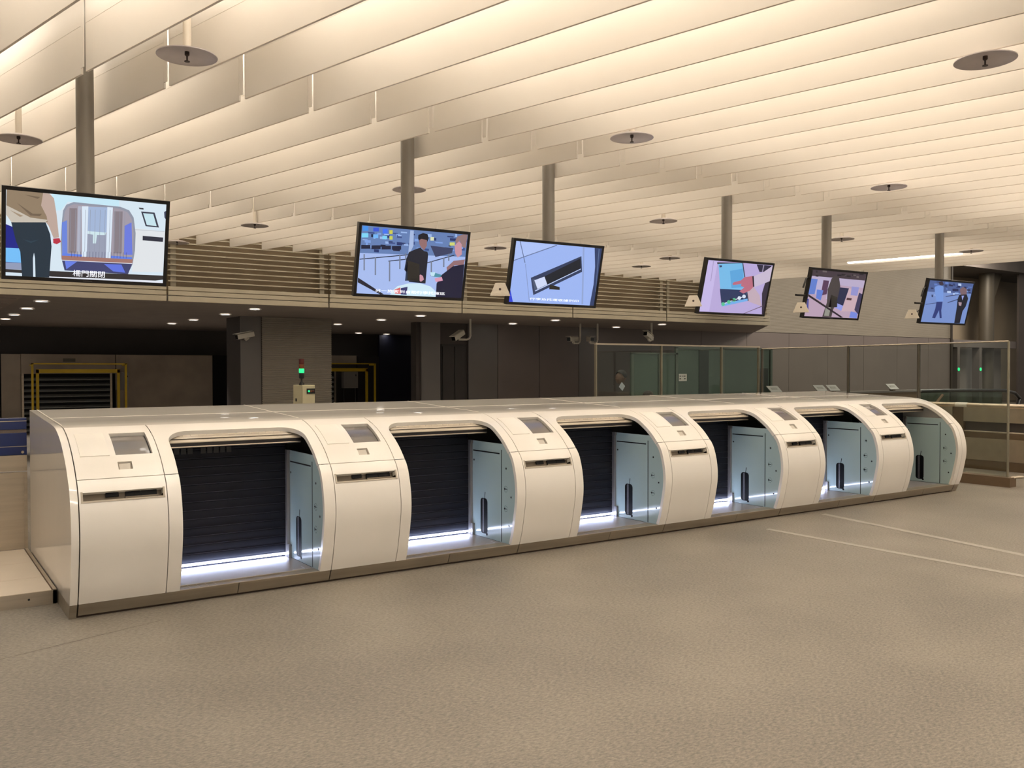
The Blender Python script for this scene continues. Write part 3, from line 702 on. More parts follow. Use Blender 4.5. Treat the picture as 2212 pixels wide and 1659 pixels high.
P3 = [(162, 188, 250), ((180, 202, 255), [(1390, 285), (1700, 325), (1375, 445)]), ((150, 170, 220), [(1902, 345), (1914, 345), (1912, 800), (1900, 800)]), ((48, 64, 106), [(1992, 350), (2055, 355), (2000, 820), (1962, 815), (1990, 640), (1998, 500)]), ((90, 110, 150), [(2022, 362), (2030, 362), (2010, 700), (2004, 700)]),
      ((104, 120, 166), [(1375, 440), (1702, 325), (1706, 331), (1376, 447)]), ((104, 120, 166), [(1422, 293), (1428, 293), (1466, 462), (1460, 464)]), ((130, 148, 200), [(1464, 470), (1468, 470), (1500, 770), (1496, 770)]), ((50, 72, 220), [(1350, 670), (1372, 775), (1335, 775)]),
      ((50, 62, 96), [(1508, 582), (1892, 416), (1899, 540), (1528, 720)]), ((24, 30, 42), [(1612, 572), (1884, 434), (1888, 512), (1638, 640)]), ((80, 92, 120), [(1520, 594), (1540, 590), (1560, 680), (1540, 690)]), ((200, 216, 255), [(1540, 684), (1890, 514), (1890, 520), (1542, 691)]), ((216, 226, 255), [(1535, 602), (1612, 574), (1634, 636), (1560, 672)])]
Q4 = [(215, 472), (618, 510), (548, 820), (158, 802)]
P4 = [(190, 174, 224), ((204, 190, 238), [(215, 472), (275, 480), (220, 800), (158, 800)]), ((166, 150, 200), [(246, 480), (250, 480), (232, 610), (228, 610)]), ((46, 42, 66), [(518, 503), (612, 512), (590, 550), (534, 552)]), ((170, 160, 190), [(560, 506), (566, 506), (556, 550), (550, 550)]), ((50, 42, 60), [(545, 690), (580, 580), (620, 515), (556, 825), (540, 820)]),
      ((200, 176, 190), [(455, 640), (490, 640), (530, 700), (540, 770), (460, 740)]), ((104, 84, 100), [(428, 815), (548, 765), (548, 770), (434, 820)]),
      ((50, 46, 60), [(270, 488), (430, 492), (432, 500), (272, 500)]), ((122, 192, 238), [(278, 498), (428, 494), (456, 736), (296, 772)]), ((96, 170, 226), [(350, 545), (430, 530), (438, 650), (358, 655)]), ((60, 60, 80), [(428, 494), (434, 494), (462, 734), (456, 738)]),
      ((42, 56, 96), [(286, 660), (446, 668), (455, 722), (294, 752)]), ((120, 180, 240), [(292, 752), (456, 722), (456, 736), (296, 772)]), ((60, 70, 110), [(284, 508), (300, 508), (300, 520), (286, 522)]),
      ((220, 230, 245), [(305, 752), (435, 706), (436, 710), (306, 757)])]
for (x_, y_, c_) in ((305, 756, (90, 200, 150)), (340, 743, (90, 200, 150)), (373, 730, (90, 200, 150)), (405, 718, (220, 230, 245)), (434, 708, (220, 230, 245))):
    P4.append((c_, [(x_+11*math.cos(2*PI*i/10), y_+12*math.sin(2*PI*i/10)) for i in range(10)]))
P4 += [((206, 192, 216), [(492, 582), (560, 552), (620, 512), (600, 612), (500, 650)]), ((192, 112, 132), [(364, 628), (372, 618), (418, 606), (440, 585), (496, 578), (496, 646), (470, 672), (430, 690), (406, 676), (436, 652), (416, 640), (420, 628), (370, 636)]), ((44, 32, 46), [(488, 580), (497, 578), (499, 646), (491, 648)])]
Q5 = [(875, 532), (1205, 560), (1150, 845), (822, 830)]
P5 = [(190, 164, 186), ((70, 58, 66), [(870, 528), (1210, 555), (1196, 602), (862, 572)]), ((190, 176, 206), [(862, 572), (1196, 602), (1185, 650), (850, 610)]),
      ((100, 130, 210), [(866, 590), (905, 594), (886, 690), (846, 690)]), ((190, 180, 215), [(905, 594), (940, 598), (920, 700), (886, 690)]), ((90, 60, 90), [(940, 600), (975, 604), (960, 690), (924, 700)]), ((100, 130, 215), [(900, 660), (940, 665), (924, 730), (895, 715)]), ((196, 186, 212), [(975, 604), (1040, 610), (1010, 740), (955, 720)]),
      ((36, 42, 76), [(1030, 645), (1098, 652), (1064, 765), (1012, 742)]), ((150, 160, 235), [(1012, 742), (1064, 765), (1058, 800), (1000, 770)]), ((206, 176, 186), [(1098, 652), (1165, 660), (1130, 800), (1050, 800)]), ((80, 50, 56), [(1086, 712), (1116, 716), (1112, 730), (1082, 726)]), ((60, 56, 90), [(1160, 680), (1192, 690), (1160, 820), (1132, 790)]), ((120, 140, 225), [(1110, 800), (1150, 810), (1146, 846), (1100, 840)]),
      ((150, 150, 210), [(1115, 640), (1160, 645), (1150, 700), (1108, 696)]), ((72, 64, 64), [(990, 590), (1010, 572), (1036, 580), (1044, 640), (1022, 745), (1000, 790), (990, 836), (934, 834), (962, 742), (966, 660)]), ((150, 150, 140), [(955, 770), (985, 775), (975, 830), (945, 828)]), ((44, 34, 44), [(848, 690), (1062, 838), (1046, 846), (846, 704)]), ((60, 70, 150), [(842, 720), (850, 720), (848, 800), (836, 800)])]
P5 += mosaic(rng, 16, (880, 535, 1180, 575), [(40, 34, 40), (110, 100, 100), (60, 52, 60)], (8, 26), (5, 14))
Q6 = [(1632, 600), (1892, 626), (1830, 884), (1562, 862)]
P6 = [(122, 148, 208), ((78, 98, 152), [(1625, 598), (1895, 624), (1880, 690), (1615, 670)])]
P6 += mosaic(rng, 34, (1630, 605, 1870, 690), [(50, 64, 110), (150, 180, 235), (40, 44, 84), (100, 130, 200), (190, 210, 245)], (8, 26), (5, 16))
P6 += [((70, 84, 130), [(1598, 748), (1700, 736), (1700, 740), (1598, 752)]), ((60, 70, 110), [(1730, 740), (1800, 718), (1800, 724), (1730, 745)]), ((60, 70, 110), [(1720, 700), (1800, 690), (1800, 695), (1720, 705)]),
       ((60, 50, 66), [(1682, 612), (1704, 606), (1712, 628), (1690, 636)]), ((120, 156, 226), [(1658, 640), (1690, 632), (1710, 640), (1704, 735), (1664, 736), (1656, 680)]), ((46, 60, 122), [(1664, 735), (1700, 735), (1690, 790), (1690, 842), (1678, 842), (1676, 790), (1650, 842), (1632, 838), (1654, 780)]),
       ((126, 100, 108), [(1806, 660), (1826, 644), (1850, 660), (1846, 700), (1812, 700)]), ((26, 26, 40), [(1802, 694), (1848, 692), (1856, 720), (1840, 770), (1820, 800), (1800, 880), (1766, 878), (1784, 780), (1792, 720)]), ((150, 160, 226), [(1816, 700), (1832, 700), (1820, 730)]), ((176, 150, 160), [(1796, 740), (1816, 744), (1812, 766), (1798, 762)])]
screens = [((0.240, 1.03, 2.404), -0.03, 0.255, 0.25, Q1, P1, [('柵門關閉', (615, 792), (890, 854))], 'largest wall-less screen at far left showing a person beside a closing gate'),
 ((2.847, 1.106, 2.414), -0.05, 0.232, 2.84, Q2, P2, [('另一旅客到自助行李托運區', (262, 672), (815, 722))], 'second screen from left showing a man in dark jacket at a counter'),
 ((4.392, 1.075, 2.404), -0.04, 0.234, 4.39, Q3, P3, [('行李及托運收據列印', (1500, 738), (1875, 782))], 'third screen from left showing a dark printer slot on pale blue'),
 ((6.948, 1.068, 2.402), -0.05, 0.250, 6.93, Q4, P4, [], 'fourth screen from left showing a hand touching a tablet'),
 ((8.802, 1.096, 2.415), -0.05, 0.233, 8.755, Q5, P5, [], 'fifth screen from left showing a dark figure before the kiosks'),
 ((11.175, 0.99, 2.409), -0.06, 0.236, 11.33, Q6, P6, [], 'sixth and smallest screen, far right, showing two people standing on blue')]
screens[0] = screens[0][:7] + ('largest pole-hung screen, far left, showing a person beside a closing gate',)
body_me = None
for i, (c, yaw, tilt, px, Q, PP, caps, lab) in enumerate(screens):
    T = empty('display_screen', (px, 1.2, 2.1), lab, 'screen', 'screens hanging on poles above the kiosks')
    MB().tube([(0, 0, 0.18), (0, 0, 2.08)], 0.06, 20).build('pole', POLE, T, smooth=True)
    MB().lathe([(0.063, 0), (0.063, 0.03)], (0, 0, 0.55), 20).build('pole_collar', POLE, T, smooth=True)
    n_ = Vector((math.sin(yaw), -math.cos(yaw), 0)); r_ = Vector((math.cos(yaw), math.sin(yaw), 0)); u_ = Vector((0, 0, 1))*math.cos(tilt) + n_*math.sin(tilt)
    nn = r_.cross(u_); ct = Vector(c) - Vector((px, 1.2, 2.1))
    M = Matrix(((r_.x, u_.x, nn.x, ct.x), (r_.y, u_.y, nn.y, ct.y), (r_.z, u_.z, nn.z, ct.z), (0, 0, 0, 1)))
    hw, hh = 0.53, 0.312
    m = MB(); t = 0.026
    m.box(-hw, -SW, -hh, hh, -t, 0.004); m.box(SW, hw, -hh, hh, -t, 0.004); m.box(-SW, SW, SH, hh, -t, 0.004); m.box(-SW, SW, -hh, -SH, -t, 0.004); m.box(-hw, hw, -hh, hh, -t-0.018, -t)
    m.box(-0.40, 0.40, -0.2, 0.2, -t-0.05, -t-0.018)
    B_ = m.build('bezel', BEZ, T); B_.matrix_local = M
    D = MB().box(-SW, SW, -SH, SH, -0.02, 0.0).build('display', BLACK_G, T); D.matrix_local = M
    H = picture(Q, PP, D)
    for (tx, a, b2) in caps: caption(tx, a, b2, H, D)
    lg = bx('maker_mark', mat('maker_mark', (70, 66, 66), 0.4, noise=(5, 0.05)) if 'maker_mark' not in bpy.data.materials else bpy.data.materials['maker_mark'], B_, -0.03, 0.03, -0.303, -0.297, 0.004, 0.0045)
    br = MB().prism([(-0.06, -0.02), (0.06, -0.02), (0.06, 0.22), (-0.06, 0.22)], 1, -0.10, 0.0).build('mount_bracket', BEZ, T); br.location = (ct.x*0.5, 0.0, 0.18)
    if i >= 2:
        sp = MB().prism([(-0.095, -0.06), (0.095, -0.06), (0.045, 0.06), (-0.045, 0.06)], 1, -0.025, 0.025).build('sensor_housing', PIPE, T, bevel=0.006)
        sp.location = (ct.x-0.605, -0.05, 0.135); sp.rotation_euler = (0, 0, (-0.65, -0.8, -0.95, -1.05)[i-2]); sp['label'] = 'white trapezoid sensor housing at lower left'
        MB().lathe([(0.012, 0), (0.0, 0.004)], n=10).build('sensor_eye', NOZ, sp, M=Matrix.Translation((0.0, -0.025, 0)) @ Matrix.Rotation(PI/2, 4, 'X'))
        arm = MB().tube([(ct.x-0.6, -0.05, 0.12), (ct.x-0.35, 0.0, 0.2), (0, 0, 0.22)], 0.01, 8).build('sensor_arm', BEZ, T)
    if i >= 4:
        MB().tube([(ct.x-0.51, ct.y+0.01, ct.z+0.19), (ct.x-0.555, ct.y+0.02, ct.z+0.17), (ct.x-0.60, ct.y+0.03, ct.z+0.06)], 0.012, 8).build('antenna', BEZ, T, smooth=True)
        MB().tube([(ct.x-0.45, ct.y+0.05, ct.z-0.03), (ct.x-0.70, ct.y+0.06, ct.z-0.03)], 0.013, 8).build('antenna', BEZ, T, smooth=True)

# ------------------------------------------------------------------ sprinkler shields under the fins
discs = [((0.379, -1.057), 'grey dished sprinkler disc hanging at upper left above the first screen'), ((-0.158, 1.312), 'grey sprinkler disc at left picture edge beside the first pole'),
 ((3.829, -3.341), 'grey sprinkler disc at upper right corner of the photo'), ((3.371, -1.132), 'grey sprinkler disc right of the third pole, high above the third screen'),
 ((6.384, -1.156), 'grey sprinkler disc above the gap between fifth and sixth screens, the higher one'), ((2.928, 1.334), 'pale sprinkler disc half hidden behind the second pole'),
 ((2.456, 4.08), 'sprinkler disc hanging between the first and second screens'), ((6.025, 1.291), 'sprinkler disc left of the fourth pole, above the fourth screen'),
 ((5.687, 4.113), 'sprinkler disc between the second and third screens'), ((8.397, 3.602), 'small sprinkler disc close above the fourth screen, left of its pole'),
 ((8.825, 1.031), 'sprinkler disc just right of the fifth pole'), ((11.299, 0.729), 'flat-looking sprinkler disc right of the sixth pole'), ((2.027, 5.954), 'sprinkler disc seen edge-on beside the right edge of the first screen'),
 ((8.76, 4.6), 'thin sprinkler disc just left of the fifth pole')]
p0 = None
for (x, y), l in discs:
    x, y = CAM.x+(x-CAM.x)*1.137, CAM.y+(y-CAM.y)*1.137
    fr_ = (x + DX*(y-0.41) - X0)/SP; fr_ -= round(fr_)
    if abs(fr_) < 0.08: x += (0.08 if fr_ >= 0 else -0.08)*SP - fr_*SP      # the drop pipe passes beside a fin, not through it
    if p0 is None:
        p0 = e = empty('sprinkler_disc', (x, y, 3.318))
        MB().lathe([(0.0, 0.028), (0.11, 0.020), (0.164, 0.006), (0.171, 0.0), (0.171, 0.006), (0.11, 0.027), (0.0, 0.036)], n=40).build('disc', DISC, e, smooth=True)
        MB().lathe([(0.03, 0.036), (0.03, 0.05), (0.024, 0.052), (0.024, 0.36), (0.016, 0.37), (0.016, 0.85)], n=14).build('drop_pipe', PIPE, e, smooth=True)
        MB().lathe([(0.014, 0.03), (0.014, 0.008), (0.005, 0.0), (0.005, -0.025), (0.016, -0.027), (0.016, -0.031)], n=12).build('nozzle', NOZ, e, smooth=True)
    else:
        e = copy_tree(p0); e.location = (x, y, 3.318)
    tag(e, l, 'sprinkler', 'sprinkler discs below the ceiling fins')

# ------------------------------------------------------------------ strip light, louvre screens
e = empty('strip_light', (13.2, 3.0, 3.40), 'bright white strip light glowing between ceiling fins beside the sixth pole', 'light')
a_ = math.atan2(1.0, -DX)
Mz = Matrix.Rotation(a_, 4, 'Z')
MB().box(-1.0, 0.86, -0.05, 0.05, -0.045, 0.03).build('diffuser', TUBE2, e, M=Mz); MB().box(-1.05, 1.0, -0.06, 0.06, 0.03, 0.09).build('housing', CEIL, e, M=Mz)
for t in (-0.7, 0.65): MB().tube([(t*math.cos(a_), t*math.sin(a_), 0.09), (t*math.cos(a_), t*math.sin(a_), 0.78)], 0.008, 8).build('hanger_rod', STEEL_L, e)
lab = {0: 'beige louvre panel at the far left, behind the first screen', 1: 'beige louvre panel between the first and second screens', 2: 'beige louvre panel behind the second screen',
       3: 'beige louvre panel behind the third screen', 4: 'beige louvre panel between the third and fourth screens', 5: 'beige louvre panel behind the fourth screen, at the right end of the bulkhead'}
spans = [(-0.14, 2.46), (2.46, 5.05), (5.05, 7.65), (7.65, 10.24), (10.24, 12.83), (12.83, 16.24)]
for i, (xa, xb) in enumerate(spans):
    e = empty('louvre_panel', (xa, 8.2, 2.52), lab[i], 'louvre panel', 'louvre panels along the bulkhead')
    w_ = xb-xa
    for z0, z1 in ((0.0, 0.082), (0.092, 0.158), (0.168, 0.226)):
        bx('fascia_board', LOUV, e, 0.012, w_-0.012, 0.0, 0.03, z0, z1, bevel=0.004)
    pr = None
    for j in range(14):
        z = 0.300+j*0.0822
        if pr is None:
            pr = bx('louvre_blade', LOUV, e, 0.012, w_-0.012, 0.0, 0.055, 0, 0.018); pr.location.z = z
        else:
            o = pr.copy(); C.objects.link(o); o.location.z = z
    for xx in (0.06, w_-0.14):
        bx('louvre_post', LOUV, e, xx, xx+0.08, 0.058, 0.10, 0.0, 1.42)
e = struct(MB().box(-6, -0.16, 8.2, 8.24, 2.52, 3.95).build('trim_5', LOUV))

# ------------------------------------------------------------------ downlights in the soffit
cols = [(0.90, 'leftmost row', [9.30, 11.2, 13.3, 15.0, 17.5]), (4.16, 'row left of the ribbed column', [9.30, 11.0, 13.2, 15.0]), (7.42, 'row right of the ribbed column', [9.37, 11.07, 13.33]),
        (10.6, 'row above the mauve wall panels', [9.25, 10.85, 13.4]), (13.73, 'rightmost row beyond the cameras', [9.27, 10.88])]
rank = ['nearest the louvres', 'second from the louvres', 'third from the louvres', 'fourth from the louvres', 'fifth and farthest']
p0 = None
for x, rn, ys in cols:
    for j, y in enumerate(ys):
        if p0 is None:
            p0 = e = empty('downlight', (x, y, 2.525))
            MB().lathe([(0.115, 0.0), (0.115, -0.012), (0.09, -0.012), (0.085, 0.0)], n=24).build('trim_ring', WHITE_EDGE, e, smooth=True)
            MB().lathe([(0.0, -0.006), (0.088, -0.006), (0.088, 0.0)], n=24).build('lens', LENS, e)
        else:
            e = copy_tree(p0); e.location = (x, y, 2.525 if y < 18 else 2.525)
        tag(e, 'recessed downlight, %s, %s' % (rn, rank[j]), 'downlight', 'downlights in the dark soffit')
for (x, y, n_) in ((10.93, 17.9, 'small far downlight above the navy wall, right one'), (9.9, 17.6, 'small far downlight above the navy wall, left one'), (12.3, 17.8, 'small far downlight at the right edge of the navy wall')):
    e = copy_tree(p0); e.location = (x, y, 2.525); tag(e, n_, 'downlight', 'downlights in the dark soffit')
# light the downlights throw into the hall, plus two added beams without fittings
for (x, y, pw) in ((0.9, 9.3, 220), (0.9, 13.3, 260), (4.16, 9.3, 220), (4.16, 13.2, 300), (4.16, 15.0, 300), (1.6, 15.6, 300), (7.42, 9.37, 240), (7.42, 13.33, 300), (9.8, 15.6, 240), (10.6, 9.25, 240), (13.73, 9.27, 240)):
    ld = bpy.data.lights.new('downlight_or_added_beam', 'SPOT'); ld.energy = pw; ld.spot_size = 1.35; ld.spot_blend = 0.9; ld.color = (1, 0.92, 0.84); ld.shadow_soft_size = 0.09
    lo = bpy.data.objects.new('downlight_or_added_beam', ld); C.objects.link(lo); lo.location = (x, y, 2.49)

# ------------------------------------------------------------------ CCTV cameras
def cctv(loc, arm, bodyrot, label, thin=False):
    e = empty('security_camera', loc, label, 'camera')
    MB().tube(arm, 0.022, 10).build('arm', CCTV, e, smooth=True)
    end = Vector(arm[-1])
    M = Matrix.Translation(end + Vector((0, 0, 0.09))) @ bodyrot
    m = MB().box(-0.20, 0.16, -0.05, 0.05, -0.05, 0.05); b_ = m.build('housing', CCTV, e, M=M, bevel=0.012)
    MB().prism([(-0.24, 0.062), (0.12, 0.062), (0.12, 0.07), (-0.24, 0.07)], 1, -0.062, 0.062).build('sunshield', CCTV, e, M=M)
    MB().box(-0.206, -0.2, -0.042, 0.042, -0.042, 0.042).build('lens_window', BLACK_G, e, M=M)
    MB().tube([end, end + Vector((0, 0, 0.06))], 0.03, 10).build('swivel', CCTV, e, smooth=True)
    return e
def J(dx, dy, drop):
    return [(0, 0, 0), (0, 0, -drop+0.08), (dx*0.08, dy*0.08, -drop+0.03), (dx*0.3, dy*0.3, -drop), (dx, dy, -drop)]
cctv((8.88, 9.9, 2.53), J(-0.28, 0, 0.43), Matrix.Rotation(0.4, 4, 'Z') @ Matrix.Rotation(-0.42, 4, 'Y'), 'cream security camera on a hooked arm, left of the dark wall spot')
cctv((12.0, 10.15, 2.53), J(-0.2, 0, 0.45), Matrix.Rotation(0.35, 4, 'Z') @ Matrix.Rotation(-0.03, 4, 'Y'), 'cream security camera on a hooked arm, left of a pair of cameras')
cctv((12.33, 9.93, 2.53), J(-0.18, 0.05, 0.45), Matrix.Rotation(1.15, 4, 'Z') @ Matrix.Rotation(-0.03, 4, 'Y'), 'cream security camera facing the viewer at the glass screen corner')
cctv((12.95, 8.8, 2.52), J(-0.08, 0, 0.40), Matrix.Rotation(0.4, 4, 'Z') @ Matrix.Rotation(0.3, 4, 'Y'), 'bright white security camera on a straight stem below the louvre end')
cctv((4.72, 11.45, 2.19), [(0, 0, 0), (0, -0.05, -0.1), (-0.06, -0.1, -0.13)], Matrix.Rotation(0.2, 4, 'Z') @ Matrix.Rotation(-0.2, 4, 'Y'), 'dim security camera on the left corner of the ribbed column')

# ------------------------------------------------------------------ control cabinet with signal tower
e = empty('control_cabinet', (3.49, 5.4, 0), 'beige control cabinet with a lit signal tower behind the kiosks', 'cabinet')
MB().box(0, 0.18, 0.012, 0.33, 0.0, 1.28).build('body', CABN, e, bevel=0.006)
d_ = MB().box(0.006, 0.174, 0.0, 0.012, 0.05, 1.27).build('door', CABN, e, bevel=0.003)
bx('lock', BLACK, e, -0.004, 0.0, 0.20, 0.24, 1.06, 1.10)
pb = bx('button_panel', BLACK, e, 0.06, 0.172, -0.012, 0.0, 1.165, 1.235)
for dx, m_ in ((0.085, GREEN), (0.115, AMBER), (0.145, REDL)):
    MB().lathe([(0.0, 0.012), (0.013, 0.010), (0.013, 0)], n=12).build('indicator', m_, pb, M=Matrix.Translation((dx, -0.012, 1.2)) @ Matrix.Rotation(PI/2, 4, 'X'))
t_ = MB().lathe([(0.035, 1.28), (0.035, 1.29), (0.012, 1.33), (0.012, 1.36), (0.034, 1.37), (0.034, 1.44)], (0.03, 0.1, 0), 18).build('signal_base', BLACK, e, smooth=True)
for z0, z1, m_ in ((1.44, 1.497, GREEN), (1.499, 1.553, AMBER), (1.555, 1.625, REDL)):
    MB().lathe([(0.033, z0), (0.035, z0+0.006), (0.035, z1-0.006), (0.033, z1)], (0.03, 0.1, 0), 18).build('signal_lamp', m_, t_, smooth=True)

# ------------------------------------------------------------------ roller doors with yellow guards, far left
def roller(x0, x1, ztop, label):
    e = empty('roller_door', (x0, 17.98, 0), label, 'roller door'); w_ = x1-x0
    bx('curtain', VOID, e, 0.05, w_-0.05, 0.015, 0.02, 0, ztop)
    pr = None; n = int(ztop/0.1335)
    for i in range(n):
        if pr is None:
            pr = MB().prism([(0.012, 0.0), (-0.02, 0.012), (-0.02, 0.035), (0.012, 0.075)], 0, 0.05, w_-0.05).build('door_slat', ROLL, e)
            pr.location.z = 0.02
        else:
            o = pr.copy(); C.objects.link(o); o.location.z = 0.02+i*0.1335
    for xx in (0.0, w_-0.05): bx('door_rail', STEEL_L, e, xx, xx+0.05, -0.03, 0.02, 0, ztop+0.02)
roller(1.46, 3.44, 1.38, 'grey slatted roller door inside a yellow guard frame, far left wall')
roller(7.6, 9.36, 1.42, 'dark roller door partly hidden by the ribbed column')
def guard(x0, x1, zt, y, lab):
    e = empty('yellow_guard_frame', (x0, y, 0), lab, 'guard frame'); w_ = x1-x0
    for xx in (0, w_-0.05): bx('post', YEL, e, xx, xx+0.045, 0, 0.045, 0, zt)
    bx('top_beam', YEL, e, 0, w_, 0, 0.04, zt-0.03, zt)
    for xx in (0.13, w_-0.17): bx('inner_post', YEL, e, xx, xx+0.06, 0.30, 0.36, 0, zt-0.15)
    bx('inner_beam', YEL, e, 0.13, w_-0.11, 0.30, 0.36, zt-0.23, zt-0.14)
    for xx in (0.0, w_-0.05): bx('tie', YEL, e, xx, xx+0.03, 0.04, 0.36, zt-0.06, zt-0.03)
guard(1.60, 3.66, 1.64, 17.3, 'yellow tubular guard frame round the far left roller door')
guard(8.0, 10.30, 1.66, 17.3, 'yellow tubular guard frame right of the ribbed column')
def ebox(x0, x1, z0, z1, y, lab):
    e = empty('electric_box', (x0, y, 0), lab, 'electric box')
    MB().box(0, x1-x0, 0, 0.2, z0, z1).build('case', EBOX, e, bevel=0.01)
    for xx in (0.03, x1-x0-0.05): MB().tube([(xx, 0.1, z0), (xx+0.01, 0.1, 0.0)], 0.018, 8).build('cable', BLACK, e, smooth=True)
    bx('lock', BLACK, e, (x1-x0)*0.8, (x1-x0)*0.8+0.03, -0.006, 0.0, z1-0.12, z1-0.08)
ebox(3.50, 3.78, 0.98, 1.42, 17.72, 'grey electric box beside the yellow frame at far left')
ebox(9.52, 9.95, 0.95, 1.42, 17.75, 'grey electric box with hanging cables inside the right yellow frame')

# ------------------------------------------------------------------ blue conveyor and white platform at the left edge
e = empty('baggage_conveyor', (-0.05, 2.07, 0), 'navy blue baggage conveyor with brown belt at the left picture edge', 'conveyor')
bx('top_rail', BLUE, e, -3.0, 0, 0.0, 0.06, 1.022, 1.112, bevel=0.004)
bx('rail_strip', STEEL_L, e, -3.0, 0, -0.004, 0.0, 1.085, 1.09)
bx('belt', BELT, e, -3.0, 0, 0.01, 0.8, 0.996, 1.022)
bx('side_frame', BLUE, e, -3.0, 0, 0.0, 0.06, 0.892, 0.996, bevel=0.003)
bx('lower_frame', BLUE, e, -3.0, 0, -0.006, 0.06, 0.824, 0.89, bevel=0.003)
bx('frame_edge', STEEL_L, e, -3.0, 0, -0.008, 0.0, 0.8885, 0.8925)
MB().lathe([(0.012, 0), (0.010, 0.008), (0.0, 0.009)], n=10).build('bolt', STEEL_L, e, M=Matrix.Translation((-0.03, -0.006, 0.845)) @ Matrix.Rotation(PI/2, 4, 'X'))
bx('support_beam', STEEL_L, e, -3.0, 0, -0.01, 0.06, 0.70, 0.822)
sp = bx('steel_panel', STEEL_L, e, -3.0, 0.0, -0.005, 0.02, 0.09, 0.69)
bx('panel_frame', STEEL_L, e, -3.0, 0.0, -0.014, -0.005, 0.665, 0.69); bx('panel_frame', STEEL_L, e, -0.022, 0.0, -0.014, -0.005, 0.09, 0.665)
e = empty('white_platform', (-0.052, 0.492, 0), 'low white platform with steel front edge at lower left beside the kiosk', 'platform')
bx('steel_front', STEEL_L, e, -3.0, 0.0, 0.0, 0.012, 0.0, 0.086)
bx('core', BARDK, e, -3.0, -0.004, 0.012, 1.56, 0.0, 0.082)
for ya, yb in ((0.004, 0.44), (0.444, 1.0), (1.004, 1.56)):
    MB().box(-3.0, -0.026, ya, yb, 0.082, 0.089).build('top_tile', PLAT, e, bevel=0.002)
bx('edge_trim', STEEL_L, e, -0.020, 0.0, 0.0, 1.56, 0.0, 0.094)
MB().lathe([(0.007, 0), (0.006, 0.002), (0.0, 0.002)], n=10).build('screw', BLACK, e, M=Matrix.Translation((-0.155, 0.0, 0.045)) @ Matrix.Rotation(PI/2, 4, 'X'))

# ------------------------------------------------------------------ glass screens behind and right of the kiosks
GP = mat('glass_post', (142, 136, 118), 0.4, metal=0.5, noise=(5, 0.05))
GPD = mat('glass_post_dark', (88, 82, 72), 0.5, metal=0.3, noise=(5, 0.05))
ZT = 1.862
e = empty('glass_screen', (7.65, 4.4, 0), 'long glass screen with thin metal top rail behind the kiosks', 'glass screen')
for xa, xb in ((0.02, 1.33), (1.36, 2.70), (2.73, 3.62)):
    bx('glass_pane', GLASS, e, xa, xb, -0.006, 0.006, 0.05, ZT-0.012)
for xx in (0.0, 1.335, 2.705, 3.625): bx('post', GP, e, xx, xx+0.022, -0.02, 0.02, 0, ZT-0.012)
MB().box(0, 3.66, -0.022, 0.022, ZT-0.012, ZT+0.012).build('top_rail', STEEL_L, e)
e = empty('glass_screen', (10.60, -0.13, 0), 'glass screen on a dark base running back from the floor post at right', 'glass screen')
base = MB().box(-0.07, 0.09, -0.06, 4.45, 0, 0.12); base.build('base', BARDK, e)
zt = 1.83
D_ = Vector((0.75, 4.5, 0)); nrm = Vector((-D_.y, D_.x, 0)).normalized()*0.006
def pane(t0, t1):
    a = D_*t0; b_ = D_*t1
    return MB().add([tuple(a-nrm+Vector((0, 0, .12))), tuple(b_-nrm+Vector((0, 0, .12))), tuple(b_-nrm+Vector((0, 0, zt))), tuple(a-nrm+Vector((0, 0, zt))),
                     tuple(a+nrm+Vector((0, 0, .12))), tuple(b_+nrm+Vector((0, 0, .12))), tuple(b_+nrm+Vector((0, 0, zt))), tuple(a+nrm+Vector((0, 0, zt)))],
                    [(0, 1, 2, 3), (7, 6, 5, 4), (0, 4, 5, 1), (1, 5, 6, 2), (2, 6, 7, 3), (3, 7, 4, 0)])
for t0, t1 in ((0.005, 0.29), (0.30, 0.57), (0.58, 0.99)): pane(t0, t1).build('glass_pane', GLASS, e)
for t in (0.0, 0.295, 0.575, 1.0):
    p = D_*t; MB().tube([(p.x, p.y, 0.0), (p.x, p.y, zt)], 0.015 if t == 0 else 0.022, 10).build('post', GP if t == 0 else GPD, e, smooth=True)
MB().tube([(0, 0, zt), (D_.x, D_.y, zt)], 0.010, 8).build('top_rail', STEEL_L, e, smooth=True)
# cast foot at the post and the round stand base
MB().tube([(0.02, -0.03, 0.11), (0.10, -0.08, 0.125), (0.17, -0.10, 0.12), (0.20, -0.06, 0.11), (0.14, -0.01, 0.11), (0.04, 0.0, 0.11)], 0.017, 8).build('post_clamp', STEEL_L, e, smooth=True)
e = empty('stand_base', (10.75, -0.62, 0), 'round pale metal stand base cut by the right picture edge', 'stand')
MB().lathe([(0.17, 0), (0.175, 0.01), (0.17, 0.025), (0.12, 0.04), (0.03, 0.05), (0.0, 0.05)], n=32).build('foot', STEEL_L, e, smooth=True)
MB().tube([(0, 0, 0.05), (0, 0, 0.9)], 0.025, 12).build('stem', STEEL_L, e, smooth=True)

